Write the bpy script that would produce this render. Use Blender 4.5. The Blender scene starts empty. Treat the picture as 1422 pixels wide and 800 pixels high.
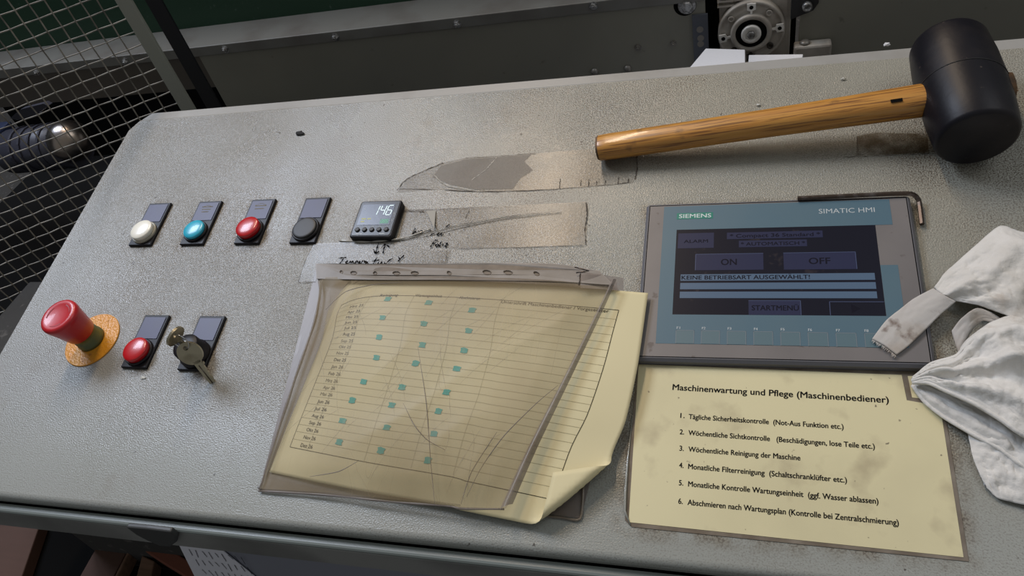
import bpy, bmesh, math, random
from mathutils import Matrix, Vector, noise
random.seed(7)
C = bpy.context.scene.collection
SC = bpy.context.scene
S = 0.001                                   # all lengths below are millimetres
# ------------------------------------------------------------------ frames
# desk frame: x along the console, y towards its back, z out of its sloping top (11 degrees)
TILT = math.radians(11)
BASE = Matrix.Translation((0, 0, 0.95))
MD = BASE @ Matrix.Rotation(TILT, 4, 'X')
MW = BASE
# camera pose solved from the operator panel (214 x 158 mm), in the desk frame
FOC = 1041.905
R = ((0.95703, 0.1549, -0.24517), (-0.00286, -0.84031, -0.5421), (-0.28999, 0.51951, -0.80375))
EYE = (76.7175, -433.2206, 543.4325)

# ------------------------------------------------------------------ camera
cam_d = bpy.data.cameras.new('camera'); cam = bpy.data.objects.new('camera', cam_d); C.objects.link(cam)
rot = Matrix(((R[0][0], -R[1][0], -R[2][0]), (R[0][1], -R[1][1], -R[2][1]), (R[0][2], -R[1][2], -R[2][2])))
cam.matrix_world = MD @ (Matrix.Translation(Vector(EYE) * S) @ rot.to_4x4())
cam_d.sensor_width = 36; cam_d.lens = 36 * FOC / 1422; cam_d.clip_start = 0.01; cam_d.clip_end = 50
SC.camera = cam

# ------------------------------------------------------------------ world, lights, exposure
W = bpy.data.worlds.new('hall'); SC.world = W; W.use_nodes = True
bg = W.node_tree.nodes['Background']; bg.inputs[0].default_value = (0.92, 0.95, 0.97, 1); bg.inputs[1].default_value = 0.20
def area(name, loc, size, power, col, aim=None):
    d = bpy.data.lights.new(name, 'AREA'); d.shape = 'RECTANGLE'; d.size, d.size_y = size; d.energy = power; d.color = col
    o = bpy.data.objects.new(name, d); C.objects.link(o); o.location = loc
    v = (Vector(aim) - Vector(loc)) if aim else Vector((0, 0, -1))
    o.rotation_euler = v.to_track_quat('-Z', 'Y').to_euler(); return o
area('hall_lamp_warm', (-0.70, 1.30, 3.05), (0.10, 1.7), 31, (1.0, 0.79, 0.58))
area('hall_lamp_cool', (-1.95, 0.75, 3.0), (1.1, 0.9), 62, (0.74, 0.83, 1.0))
area('fill_lamp_right', (1.8, 0.3, 3.4), (1.8, 1.2), 12, (0.95, 0.97, 1.0))  # unseen fill lamp added to soften shadows from above
SC.view_settings.view_transform = 'Standard'; SC.view_settings.look = 'None'
SC.view_settings.gamma = 1; SC.view_settings.use_curve_mapping = False; SC.view_settings.exposure = 0.0

# ------------------------------------------------------------------ helpers
def P(u, v, z=0.0):
    """point of the desk frame at height z that lies under photo position u, v (1422 x 800)"""
    a, b = (u - 711) / FOC, (v - 400) / FOC
    d = [R[0][k] * a + R[1][k] * b + R[2][k] for k in range(3)]
    t = (z - EYE[2]) / d[2]
    return (EYE[0] + d[0] * t, EYE[1] + d[1] * t, z)
CT, ST = math.cos(TILT), math.sin(TILT)
def to_w(p): return (p[0], p[1] * CT - p[2] * ST, p[1] * ST + p[2] * CT)
EW = to_w(EYE)
def _ray(u, v):
    a, b = (u - 711) / FOC, (v - 400) / FOC
    return to_w([R[0][k] * a + R[1][k] * b + R[2][k] for k in range(3)])
def WY(u, v, Y):                      # world-frame point on the upright plane y = Y
    d = _ray(u, v); t = (Y - EW[1]) / d[1]; return tuple(EW[k] + d[k] * t for k in range(3))
def WZ(u, v, Z):                      # world-frame point on the level plane z = Z
    d = _ray(u, v); t = (Z - EW[2]) / d[2]; return tuple(EW[k] + d[k] * t for k in range(3))

def props(o, label=None, cat=None, group=None, kind=None):
    if label: o['label'] = label
    if cat: o['category'] = cat
    if group: o['group'] = group
    if kind: o['kind'] = kind
    return o
def thing(name, label, cat, loc=(0, 0, 0), rz=0.0, group=None, frame='desk', kind=None):
    o = bpy.data.objects.new(name, None); C.objects.link(o); o.empty_display_size = 0.02
    o.matrix_world = (MD if frame == 'desk' else MW) @ Matrix.Translation(Vector(loc) * S) @ Matrix.Rotation(rz, 4, 'Z')
    o['_org'] = [float(c) for c in loc]
    del o['_org']; ORG[o.name] = tuple(loc)
    return props(o, label, cat, group, kind)
ORG = {}
class MB:
    """collects millimetre shapes and links them as ONE mesh object"""
    def __init__(s): s.v = []; s.f = []; s.sm = []
    def add(s, vs, fs, smooth=False):
        b = len(s.v); s.v += [tuple(p) for p in vs]
        for f in fs: s.f.append(tuple(i + b for i in f)); s.sm.append(smooth)
        return s
    def box(s, x0, x1, y0, y1, z0, z1):
        v = [(x, y, z) for z in (z0, z1) for y in (y0, y1) for x in (x0, x1)]
        return s.add(v, [(0, 2, 3, 1), (4, 5, 7, 6), (0, 1, 5, 4), (2, 6, 7, 3), (0, 4, 6, 2), (1, 3, 7, 5)])
    def prism(s, poly, z0, z1, bev=0.0, smooth=False):
        """polygon in x, y drawn up from z0 to z1, with a small chamfer bev on its top rim"""
        n = len(poly)
        a = sum(poly[i][0] * poly[(i + 1) % n][1] - poly[(i + 1) % n][0] * poly[i][1] for i in range(n))
        if a < 0: poly = poly[::-1]
        rings = [[(x, y, z0) for x, y in poly], [(x, y, z1 - bev) for x, y in poly]]
        if bev > 0:
            ins = []
            for i in range(n):
                p, c, q = Vector(poly[i - 1]), Vector(poly[i]), Vector(poly[(i + 1) % n])
                d1 = (c - p).normalized(); d2 = (q - c).normalized()
                nn = Vector((-d1.y - d2.y, d1.x + d2.x)); nn.normalize()
                k = bev / max(0.35, nn.dot(Vector((-d1.y, d1.x))))
                ins.append((c.x + nn.x * k, c.y + nn.y * k, z1))
            rings.append(ins)
        v = [p for r in rings for p in r]; f = []
        for r in range(len(rings) - 1):
            for i in range(n):
                j = (i + 1) % n; f.append((r * n + i, r * n + j, (r + 1) * n + j, (r + 1) * n + i))
        f.append(tuple(range(n - 1, -1, -1))); f.append(tuple((len(rings) - 1) * n + i for i in range(n)))
        return s.add(v, f, smooth)
    def lathe(s, prof, c=(0, 0, 0), axis=(0, 0, 1), n=32, smooth=True, sx=1.0):
        """profile [(r, h)...] turned about axis through c"""
        ax = Vector(axis).normalized(); t = Vector((1, 0, 0)) if abs(ax.x) < .9 else Vector((0, 1, 0))
        e1 = (t - ax * t.dot(ax)).normalized(); e2 = ax.cross(e1); c = Vector(c); v = []; f = []
        for r, h in prof:
            for i in range(n):
                a = 2 * math.pi * i / n; v.append(c + ax * h + e1 * (r * math.cos(a) * sx) + e2 * (r * math.sin(a)))
        for k in range(len(prof) - 1):
            for i in range(n):
                j = (i + 1) % n; f.append((k * n + i, k * n + j, (k + 1) * n + j, (k + 1) * n + i))
        s.add(v, f, smooth); b = len(s.v) - len(v)
        for k, rev in ((0, True), (len(prof) - 1, False)):
            idx = [b + k * n + i for i in range(n)]
            s.f.append(tuple(idx[::-1] if rev else idx)); s.sm.append(False)
        return s
    def tube(s, pts, r, n=8, closed=False, smooth=True):
        pts = [Vector(p) for p in pts]; m = len(pts); v = []; f = []; prev = None
        for i, p in enumerate(pts):
            a = pts[(i - 1) % m] if (closed or i) else p; b = pts[(i + 1) % m] if (closed or i < m - 1) else p
            t = (b - a).normalized()
            if prev is None:
                u = Vector((0, 0, 1)) if abs(t.z) < .9 else Vector((1, 0, 0)); e = (u - t * u.dot(t)).normalized()
            else: e = (prev - t * prev.dot(t)).normalized()
            prev = e; g = t.cross(e); rr = r[i] if isinstance(r, (list, tuple)) else r
            for k in range(n):
                an = 2 * math.pi * (k + .5) / n; v.append(p + e * (rr * math.cos(an)) + g * (rr * math.sin(an)))
        for i in range(m if closed else m - 1):
            for k in range(n):
                l = (k + 1) % n; i2 = (i + 1) % m; f.append((i * n + k, i * n + l, i2 * n + l, i2 * n + k))
        if not closed: f.append(tuple(range(n - 1, -1, -1))); f.append(tuple((m - 1) * n + k for k in range(n)))
        return s.add(v, f, smooth)
    def grid(s, fn, n, m, smooth=True, keep=None):
        v = [fn(i / n, j / m) for j in range(m + 1) for i in range(n + 1)]
        f = [(j * (n + 1) + i, (j + 1) * (n + 1) + i, (j + 1) * (n + 1) + i + 1, j * (n + 1) + i + 1) for j in range(m) for i in range(n)
             if keep is None or keep((i + .5) / n, (j + .5) / m)]
        return s.add(v, f, smooth)
    def ribbon(s, pts, w, z=None, k=1):
        """flat stroke of width w along x, y, z points"""
        v = []; m = len(pts)
        for i in range(m):
            a = Vector(pts[max(0, i - 1)]); b = Vector(pts[min(m - 1, i + 1)]); t = b - a; t.z = 0
            if t.length < 1e-6: t = Vector((1, 0, 0))
            t.normalize(); nn = Vector((-t.y, t.x, 0)) * (w[i] if isinstance(w, (list, tuple)) else w) * .5; p = Vector(pts[i])
            v += [p - nn, p + nn]
        return s.add(v, [(2 * i, 2 * i + 2, 2 * i + 3, 2 * i + 1) for i in range(m - 1)])
    def obj(s, name, mat, parent=None, rel=False, frame='desk', loc=(0, 0, 0), bevel=0, solid=0, subdiv=0, label=None):
        me = bpy.data.meshes.new(name)
        o = bpy.data.objects.new(name, me); C.objects.link(o)
        org = (0, 0, 0)
        if parent is not None:
            o.parent = parent
            if rel: org = ORG.get(parent.name, (0, 0, 0))
            ORG[o.name] = org
        else:
            o.matrix_world = (MD if frame == 'desk' else MW) @ Matrix.Translation(Vector(loc) * S); org = loc; ORG[o.name] = loc
        me.from_pydata([((x - org[0]) * S, (y - org[1]) * S, (z - org[2]) * S) for x, y, z in s.v], [], s.f)
        me.polygons.foreach_set('use_smooth', s.sm); me.materials.append(mat); me.update()
        if bevel:
            b = o.modifiers.new('b', 'BEVEL'); b.width = bevel * S; b.segments = 2; b.limit_method = 'ANGLE'; b.angle_limit = 0.6
        if solid:
            b = o.modifiers.new('s', 'SOLIDIFY'); b.thickness = solid * S; b.offset = 0
        if subdiv:
            b = o.modifiers.new('u', 'SUBSURF'); b.levels = b.render_levels = subdiv
        if label: o['label'] = label
        return o

# ---- text as flat mesh, stretched from A to B with capital height h
_tc = {}
def glyphs(body, bold=0.0):
    key = (body, bold)
    if key not in _tc:
        cu = bpy.data.curves.new('t', 'FONT'); cu.body = body; cu.size = 1; cu.resolution_u = 3; cu.offset = bold
        ob = bpy.data.objects.new('t', cu); C.objects.link(ob); bpy.context.view_layer.update()
        me = bpy.data.meshes.new_from_object(ob.evaluated_get(bpy.context.evaluated_depsgraph_get()))
        vs = [(v.co.x, v.co.y) for v in me.vertices]; fs = [tuple(p.vertices) for p in me.polygons]
        bpy.data.objects.remove(ob); bpy.data.curves.remove(cu); bpy.data.meshes.remove(me)
        _tc[key] = (vs, fs)
    return _tc[key]
CAP = 0.0
def text(body, A, B, h, z, mb=None, fn=None, bold=0.0, width=None, thin=False):
    """adds a line of lettering to mb; A, B baseline ends in mm (or parameters when fn maps them)"""
    global CAP
    if not CAP: CAP = max(y for x, y in glyphs('H')[0])
    vs, fs = glyphs(body, bold); mb = mb or MB()
    if not vs: return mb
    x0 = min(x for x, y in vs); x1 = max(x for x, y in vs)
    dx, dy = B[0] - A[0], B[1] - A[1]; L = math.hypot(dx, dy); ux, uy = dx / L, dy / L
    if width: L = (x1 - x0) / CAP * h * width
    out = []
    for x, y in vs:
        a = (x - x0) / (x1 - x0) * L; b = y / CAP * h
        X, Y = A[0] + ux * a - uy * b, A[1] + uy * a + ux * b
        out.append(fn(X, Y) if fn else (X, Y, z))
    mb.add(out, fs)
    if h > 1 and z and not thin:
        k = .055 * h; mb.add([(p[0] + ux * k, p[1] + uy * k, p[2] + .01) for p in out], fs); mb.add([(p[0] + uy * k * .6, p[1] - ux * k * .6, p[2] + .005) for p in out], fs)
    return mb

# ---- materials
def mat(name, col, rough=0.5, metal=0.0, alpha=1.0, bump=None, spec=0.5, coat=0.0, emit=None, mix=None, trans=0.0, sheen=0.0):
    """bump = (scale, strength, distance mm, kind); mix = [(scale, lo, hi, colour, strength, stretch)] blotches of another colour"""
    m = bpy.data.materials.new(name); m.use_nodes = True; nt = m.node_tree; N = nt.nodes; L = nt.links
    b = N['Principled BSDF']; b.inputs['Base Color'].default_value = (*col, 1); b.inputs['Roughness'].default_value = rough
    b.inputs['Metallic'].default_value = metal; b.inputs['Alpha'].default_value = alpha; b.inputs['Specular IOR Level'].default_value = spec
    b.inputs['Coat Weight'].default_value = coat; b.inputs['Coat Roughness'].default_value = .1
    b.inputs['Transmission Weight'].default_value = trans; b.inputs['Sheen Weight'].default_value = sheen
    if emit: b.inputs['Emission Color'].default_value = (*emit[0], 1); b.inputs['Emission Strength'].default_value = emit[1]
    tc = N.new('ShaderNodeTexCoord')
    prev = None
    for k in (mix or []):
        sc, lo, hi, c2, st = k[:5]; stretch = k[5] if len(k) > 5 else (1, 1, 1)
        mp = N.new('ShaderNodeMapping'); mp.inputs['Scale'].default_value = stretch; L.new(tc.outputs['Object'], mp.inputs[0])
        n = N.new('ShaderNodeTexNoise'); n.inputs['Scale'].default_value = sc; n.inputs['Detail'].default_value = 6; L.new(mp.outputs[0], n.inputs['Vector'])
        r = N.new('ShaderNodeMapRange'); r.inputs[1].default_value = lo; r.inputs[2].default_value = hi; r.inputs[4].default_value = st
        L.new(n.outputs['Fac'], r.inputs[0])
        x = N.new('ShaderNodeMix'); x.data_type = 'RGBA'; L.new(r.outputs[0], x.inputs[0])
        if prev is None: x.inputs[6].default_value = (*col, 1)
        else: L.new(prev, x.inputs[6])
        x.inputs[7].default_value = (*c2, 1); prev = x.outputs[2]
    if prev is not None: L.new(prev, b.inputs['Base Color'])
    if bump:
        sc, st, dist = bump[:3]; kind = bump[3] if len(bump) > 3 else 'noise'
        mp = N.new('ShaderNodeMapping'); L.new(tc.outputs['Object'], mp.inputs[0])
        if len(bump) > 4: mp.inputs['Scale'].default_value = bump[4]
        if kind == 'voronoi': n = N.new('ShaderNodeTexVoronoi'); n.feature = 'SMOOTH_F1'; out = n.outputs['Distance']
        elif kind == 'wave': n = N.new('ShaderNodeTexWave'); n.inputs['Distortion'].default_value = 0.5; out = n.outputs['Fac']
        else: n = N.new('ShaderNodeTexNoise'); n.inputs['Detail'].default_value = 5; out = n.outputs['Fac']
        n.inputs['Scale'].default_value = sc; L.new(mp.outputs[0], n.inputs['Vector'])
        bp = N.new('ShaderNodeBump'); bp.inputs['Strength'].default_value = st; bp.inputs['Distance'].default_value = dist * S
        L.new(out, bp.inputs['Height']); L.new(bp.outputs[0], b.inputs['Normal'])
    return m

def desk_material():
    """hammered grey paint: leathery grain, brown grime in the pits where hands rest, faint smears"""
    m = bpy.data.materials.new('hammered_grey_paint'); m.use_nodes = True; nt = m.node_tree; N = nt.nodes; L = nt.links
    b = N['Principled BSDF']; tc = N.new('ShaderNodeTexCoord')
    def nz(scale, detail=4, kind='n', w=0, st=(1, 1, 1)):
        mp = N.new('ShaderNodeMapping'); mp.inputs['Scale'].default_value = st; mp.inputs['Location'].default_value = (w, w * .7, 0); L.new(tc.outputs['Object'], mp.inputs[0])
        if kind == 'v': n = N.new('ShaderNodeTexVoronoi'); n.feature = 'SMOOTH_F1'; n.inputs['Scale'].default_value = scale; o = n.outputs['Distance']
        else: n = N.new('ShaderNodeTexNoise'); n.inputs['Scale'].default_value = scale; n.inputs['Detail'].default_value = detail; o = n.outputs['Fac']
        L.new(mp.outputs[0], n.inputs['Vector']); return o
    def mr(x, a, bb, c=0, d=1):
        r = N.new('ShaderNodeMapRange'); r.inputs[1].default_value = a; r.inputs[2].default_value = bb; r.inputs[3].default_value = c; r.inputs[4].default_value = d; L.new(x, r.inputs[0]); return r.outputs[0]
    def mul(a, c):
        q = N.new('ShaderNodeMath'); q.operation = 'MULTIPLY'; L.new(a, q.inputs[0])
        if isinstance(c, float): q.inputs[1].default_value = c
        else: L.new(c, q.inputs[1])
        return q.outputs[0]
    def mixc(f, a, c):
        x = N.new('ShaderNodeMix'); x.data_type = 'RGBA'; L.new(f, x.inputs[0])
        if isinstance(a, tuple): x.inputs[6].default_value = (*a, 1)
        else: L.new(a, x.inputs[6])
        x.inputs[7].default_value = (*c, 1); return x.outputs[2]
    grain = nz(820, 1.5); grain2 = nz(760, 1, w=3)
    col = mixc(mr(nz(3.2, 5), .35, .7), (0.335, 0.345, 0.34), (0.27, 0.265, 0.24))
    sx = N.new('ShaderNodeSeparateXYZ'); L.new(tc.outputs['Object'], sx.inputs[0])
    olive_tint = mr(sx.outputs[0], -0.25, 0.20, 0, 1)      # base colour turns olive towards the operator panel
    col = mixc(mul(olive_tint, .8), col, (0.335, 0.325, 0.265))
    front = mr(sx.outputs[1], -.13, -.21, 0, 1)       # the front strip is wiped clean by sleeves
    col = mixc(mul(front, .8), col, (0.335, 0.35, 0.325))
    # grime gathers in the pits; more of it towards the right half and around the fittings
    side = mul(mr(sx.outputs[0], -0.45, 0.05, 0.3, 1.0), mr(sx.outputs[1], -.22, -.12, .25, 1))
    patch = mul(mr(nz(6, 5, w=11), .40, .62), side)
    pit = mr(grain2, .52, .58)
    col = mixc(mul(mul(pit, patch), .9), col, (0.10, 0.072, 0.048))
    col = mixc(mul(mr(grain, .46, .34), .5), col, (0.20, 0.185, 0.16))
    col = mixc(mul(mr(nz(14, 6, w=31), .60, .75), .35), col, (0.20, 0.165, 0.12))
    col = mixc(mul(mr(nz(120, 2, w=5), .73, .76), .8), col, (0.06, 0.05, 0.04))
    # brown grime rings round every fitting
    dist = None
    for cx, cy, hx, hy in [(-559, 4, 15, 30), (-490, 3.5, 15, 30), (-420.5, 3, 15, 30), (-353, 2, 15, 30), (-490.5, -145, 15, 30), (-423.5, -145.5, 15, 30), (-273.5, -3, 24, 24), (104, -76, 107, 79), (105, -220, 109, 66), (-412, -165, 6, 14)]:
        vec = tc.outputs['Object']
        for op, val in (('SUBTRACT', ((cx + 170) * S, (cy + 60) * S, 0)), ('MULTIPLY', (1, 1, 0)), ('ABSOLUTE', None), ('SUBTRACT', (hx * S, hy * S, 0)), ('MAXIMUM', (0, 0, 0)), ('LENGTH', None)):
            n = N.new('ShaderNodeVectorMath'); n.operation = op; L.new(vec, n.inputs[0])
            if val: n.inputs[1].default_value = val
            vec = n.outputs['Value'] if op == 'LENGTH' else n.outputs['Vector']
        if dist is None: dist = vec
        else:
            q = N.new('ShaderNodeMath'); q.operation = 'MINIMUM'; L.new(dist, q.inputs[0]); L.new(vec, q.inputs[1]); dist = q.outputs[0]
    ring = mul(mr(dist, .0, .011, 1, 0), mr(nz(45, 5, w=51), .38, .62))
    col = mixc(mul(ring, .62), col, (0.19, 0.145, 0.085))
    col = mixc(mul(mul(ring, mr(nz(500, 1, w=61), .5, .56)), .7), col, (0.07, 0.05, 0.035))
    L.new(col, b.inputs['Base Color'])
    L.new(mr(nz(9, 4, w=17), .3, .7, .22, .36), b.inputs['Roughness'])
    b.inputs['Specular IOR Level'].default_value = .5
    h = N.new('ShaderNodeMath'); h.operation = 'ADD'; L.new(grain, h.inputs[0]); L.new(mul(grain2, .5), h.inputs[1])
    bp = N.new('ShaderNodeBump'); L.new(mul(mr(nz(3.5, 2, w=71), .38, .60, .38, .85), mr(sx.outputs[1], -.21, -.12, .35, 1)), bp.inputs['Strength']); bp.inputs['Distance'].default_value = .001
    L.new(h.outputs[0], bp.inputs['Height']); L.new(bp.outputs[0], b.inputs['Normal'])
    return m

DESK = desk_material()
M = dict(
    lip=mat('smooth_grey_paint', (.35, .345, .325), .42, bump=(260, .3, .4), mix=[(9, .5, .7, (.17, .15, .12), .5)]),
    trim=mat('green_grey_trim', (.21, .235, .22), .35, bump=(200, .2, .3)),
    black=mat('black_rubber_and_shade', (.006, .006, .006), .95, spec=.05),  # also the shade colour of the backing sheets and shelf
    fascia=mat('fascia_grey', (.30, .30, .285), .5, bump=(200, .2, .3), mix=[(8, .4, .7, (.08, .08, .075), .7)]),
    cabinet=mat('cabinet_blue_grey', (.26, .27, .32), .5, bump=(250, .2, .3)),
    bezel=mat('black_plastic', (.009, .008, .010), .45, spec=.3, mix=[(60, .55, .75, (.06, .05, .045), .4)]),
    plate=mat('legend_plate_satin', (.05, .05, .11), .45, mix=[(40, .5, .7, (.05, .05, .07), .5)]),
    white_lens=mat('white_lens', (.88, .86, .76), .3, coat=.3),
    blue_lens=mat('blue_lens', (.03, .42, .58), .3, coat=.25),
    red_lens=mat('red_lens', (.50, .008, .012), .3, coat=.3),
    black_cap=mat('black_button_cap', (.018, .018, .018), .5),
    collar=mat('pale_collar', (.35, .33, .26), .35),
    estop_red=mat('emergency_red', (.50, .012, .018), .38, coat=.25, bump=(300, .15, .2), mix=[(30, .55, .8, (.25, .02, .02), .4)]),
    olive=mat('olive_collar', (.16, .14, .03), .5, mix=[(60, .4, .6, (.05, .09, .05), .7)]),
    yellow=mat('worn_yellow_plate', (.68, .29, .02), .3, bump=(420, .9, .9), mix=[(22, .5, .7, (.50, .21, .03), .6), (150, .62, .7, (.25, .10, .03), .6)]),
    brass=mat('nickel_silver_key', (.46, .41, .29), .34, metal=.85, bump=(500, .2, .1), mix=[(60, .45, .7, (.16, .13, .08), .6)]),
    steel=mat('steel_ring', (.5, .5, .5), .25, metal=1),
    dark_steel=mat('dark_burnished_steel', (.10, .075, .06), .3, metal=.85, mix=[(90, .5, .7, (.30, .27, .26), .7)]),
    hmi_frame=mat('panel_frame_grey', (.135, .135, .15), .45),
    hmi_face=mat('panel_foil_grey', (.20, .185, .18), .42, mix=[(14, .4, .7, (.14, .13, .13), .6), (90, .66, .72, (.07, .05, .04), .6)]),
    hmi_blue=mat('panel_foil_petrol', (.075, .15, .20), .45, mix=[(18, .4, .7, (.09, .16, .20), .7)]),
    hmi_key=mat('panel_key_foil', (.10, .17, .20), .42),
    hmi_line=mat('panel_key_outline', (.17, .21, .24), .5),
    screen=mat('lcd_glass', (.006, .006, .012), .3, spec=.25, emit=((.04, .045, .10), .05), mix=[(70, .64, .7, (.04, .03, .03), .6)]),
    scr_btn=mat('lcd_button', (.012, .013, .03), .35, spec=.25, emit=((.10, .12, .30), .10)),
    scr_edge=mat('lcd_button_edge', (.03, .04, .08), .3, emit=((.14, .18, .36), .16)),
    scr_bar=mat('lcd_bar', (.03, .05, .08), .3, emit=((.17, .27, .42), .24)),
    scr_txt=mat('lcd_letters', (.009, .009, .018), .5, spec=.1),
    print_white=mat('white_print', (.50, .55, .57), .5), print_green=mat('green_logo', (.0, .20, .15), .4),
    grid_ink=mat('pale_grid_ink', (.47, .42, .26), .8), ink=mat('black_ink', (.008, .008, .008), .8, spec=.1), faded=mat('faded_ink', (.16, .14, .09), .8), felt=mat('felt_pen', (.004, .004, .004), .9, spec=.05),
    teal=mat('teal_marker', (.02, .42, .36), .8, mix=[(160, .5, .7, (.30, .52, .40), .5)]),
    paper=mat('yellow_paper', (.77, .685, .42), .75, mix=[(7, .45, .7, (.68, .60, .35), .5)]),
    label_paper=mat('laminated_yellow_paper', (.76, .69, .42), .45, coat=.2, bump=(45, .12, .8), mix=[(9, .45, .75, (.60, .54, .33), .6), (26, .56, .72, (.40, .33, .20), .6), (180, .7, .74, (.12, .09, .06), .8)]),
    laminate=mat('laminate_edge', (.16, .125, .09), .3, coat=.3, mix=[(60, .4, .7, (.28, .24, .19), .8)]),
    laminate_clear=mat('laminate_clear', (.34, .34, .30), .15, coat=.6),
    film_strip=mat('binding_strip_film', (.33, .30, .27), .45, alpha=.80, bump=(60, .3, 1), mix=[(30, .4, .7, (.19, .16, .12), .7)]),
    rubber=mat('black_rubber', (.006, .0055, .009), .44, spec=.3, bump=(220, .25, .4), mix=[(16, .45, .7, (.035, .028, .026), .7), (200, .7, .75, (.09, .07, .06), .6)]),
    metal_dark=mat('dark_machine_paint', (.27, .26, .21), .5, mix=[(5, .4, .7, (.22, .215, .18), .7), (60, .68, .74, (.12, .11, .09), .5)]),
    metal_dark2=mat('dark_brown_machine_paint', (.10, .085, .068), .6),
    ledge=mat('ledge_paint', (.20, .195, .175), .45, bump=(120, .2, .5), mix=[(12, .45, .7, (.12, .10, .085), .7), (50, .62, .72, (.20, .20, .19), .5)]),
    green=mat('dark_green_cover', (.015, .055, .028), .5, mix=[(80, .66, .74, (.10, .14, .11), .6)]),
    bolt=mat('zinc_bolt', (.46, .46, .45), .35, metal=.6, mix=[(200, .4, .6, (.07, .06, .05), .7)]),
    bolt_dark=mat('dark_bolt', (.26, .24, .21), .4, metal=.4),
    cast=mat('cast_aluminium', (.50, .46, .40), .5, metal=.15, bump=(160, .5, .6), mix=[(40, .4, .7, (.26, .22, .18), .7)]),
    cast_light=mat('bare_cast_lug', (.85, .82, .76), .5, metal=.1), cast_dark=mat('dark_cast', (.05, .042, .033), .45, metal=.3),  # cast_dark: darker tone for the lower lug and bosses
    plate_blue=mat('slotted_plate', (.10, .108, .13), .45),
    foam=mat('white_foam', (.78, .78, .80), .8, bump=(300, .4, .5)),
    fence=mat('fence_post_paint', (.34, .345, .29), .5), fence_black=mat('black_fence_bar', (.008, .008, .010), .45),
    wire=mat('galvanised_wire', (.34, .315, .27), .5, metal=.1, mix=[(50, .4, .65, (.08, .07, .055), .7)]),
    motor=mat('blue_grey_motor', (.045, .045, .06), .45, metal=.1, bump=(90, .3, .5)), motor_blue=mat('blue_housing', (.01, .02, .06), .5),
    chrome=mat('scuffed_chrome', (.36, .33, .32), .28, metal=1, mix=[(26, .4, .7, (.42, .30, .18), .6)]),
    wood=None, cloth=None, film=None, tape=None,
    board=mat('brown_board', (.09, .045, .03), .8, mix=[(14, .4, .7, (.08, .04, .026), .7, (1, 8, 8))]),
    board_red=mat('reddish_board', (.20, .065, .035), .75, mix=[(14, .4, .7, (.18, .06, .04), .7, (1, 8, 8))]),
    board_light=mat('raw_board', (.20, .115, .07), .8, mix=[(14, .4, .7, (.10, .055, .03), .7, (1, 8, 8))]),
    sheet_white=mat('white_sheet', (.85, .85, .92), .6),
    floor=mat('dusty_concrete', (.045, .043, .04), .9, bump=(30, .5, 2), mix=[(12, .4, .7, (.04, .038, .034), .8), (70, .6, .7, (.14, .13, .12), .6)]),
    tan=mat('wood_stub', (.30, .13, .04), .6),
    crumb=mat('black_crumb', (.01, .01, .01), .8), chip=mat('pale_chip', (.6, .6, .55), .8),
)
def wood_material():
    m = mat('varnished_ash', (.56, .27, .055), .34, coat=.25, bump=(60, .25, .5, 'noise', (1.2, 9, 9)),
            mix=[(26, .42, .62, (.42, .17, .03), .6, (.5, 9, 9)), (48, .54, .60, (.14, .05, .012), .75, (.35, 13, 13)), (40, .66, .74, (.08, .04, .02), .6)])
    return m
M['wood'] = wood_material()
M['end_grain'] = mat('grimy_end_grain', (.16, .085, .035), .7, bump=(300, .5, .5), mix=[(120, .4, .6, (.03, .02, .012), .8)])
M['cloth'] = mat('white_cotton', (.74, .725, .69), .9, sheen=.3, bump=(48, .75, 5), mix=[(16, .5, .72, (.56, .53, .47), .7), (30, .64, .74, (.34, .25, .17), .45)])
M['hem'] = mat('dirty_cotton_hem', (.72, .69, .65), .9, bump=(700, .6, .6, 'wave', (1, .2, 1)), mix=[(34, .50, .62, (.50, .42, .34), .6), (60, .60, .68, (.20, .13, .10), .8)])
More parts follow.
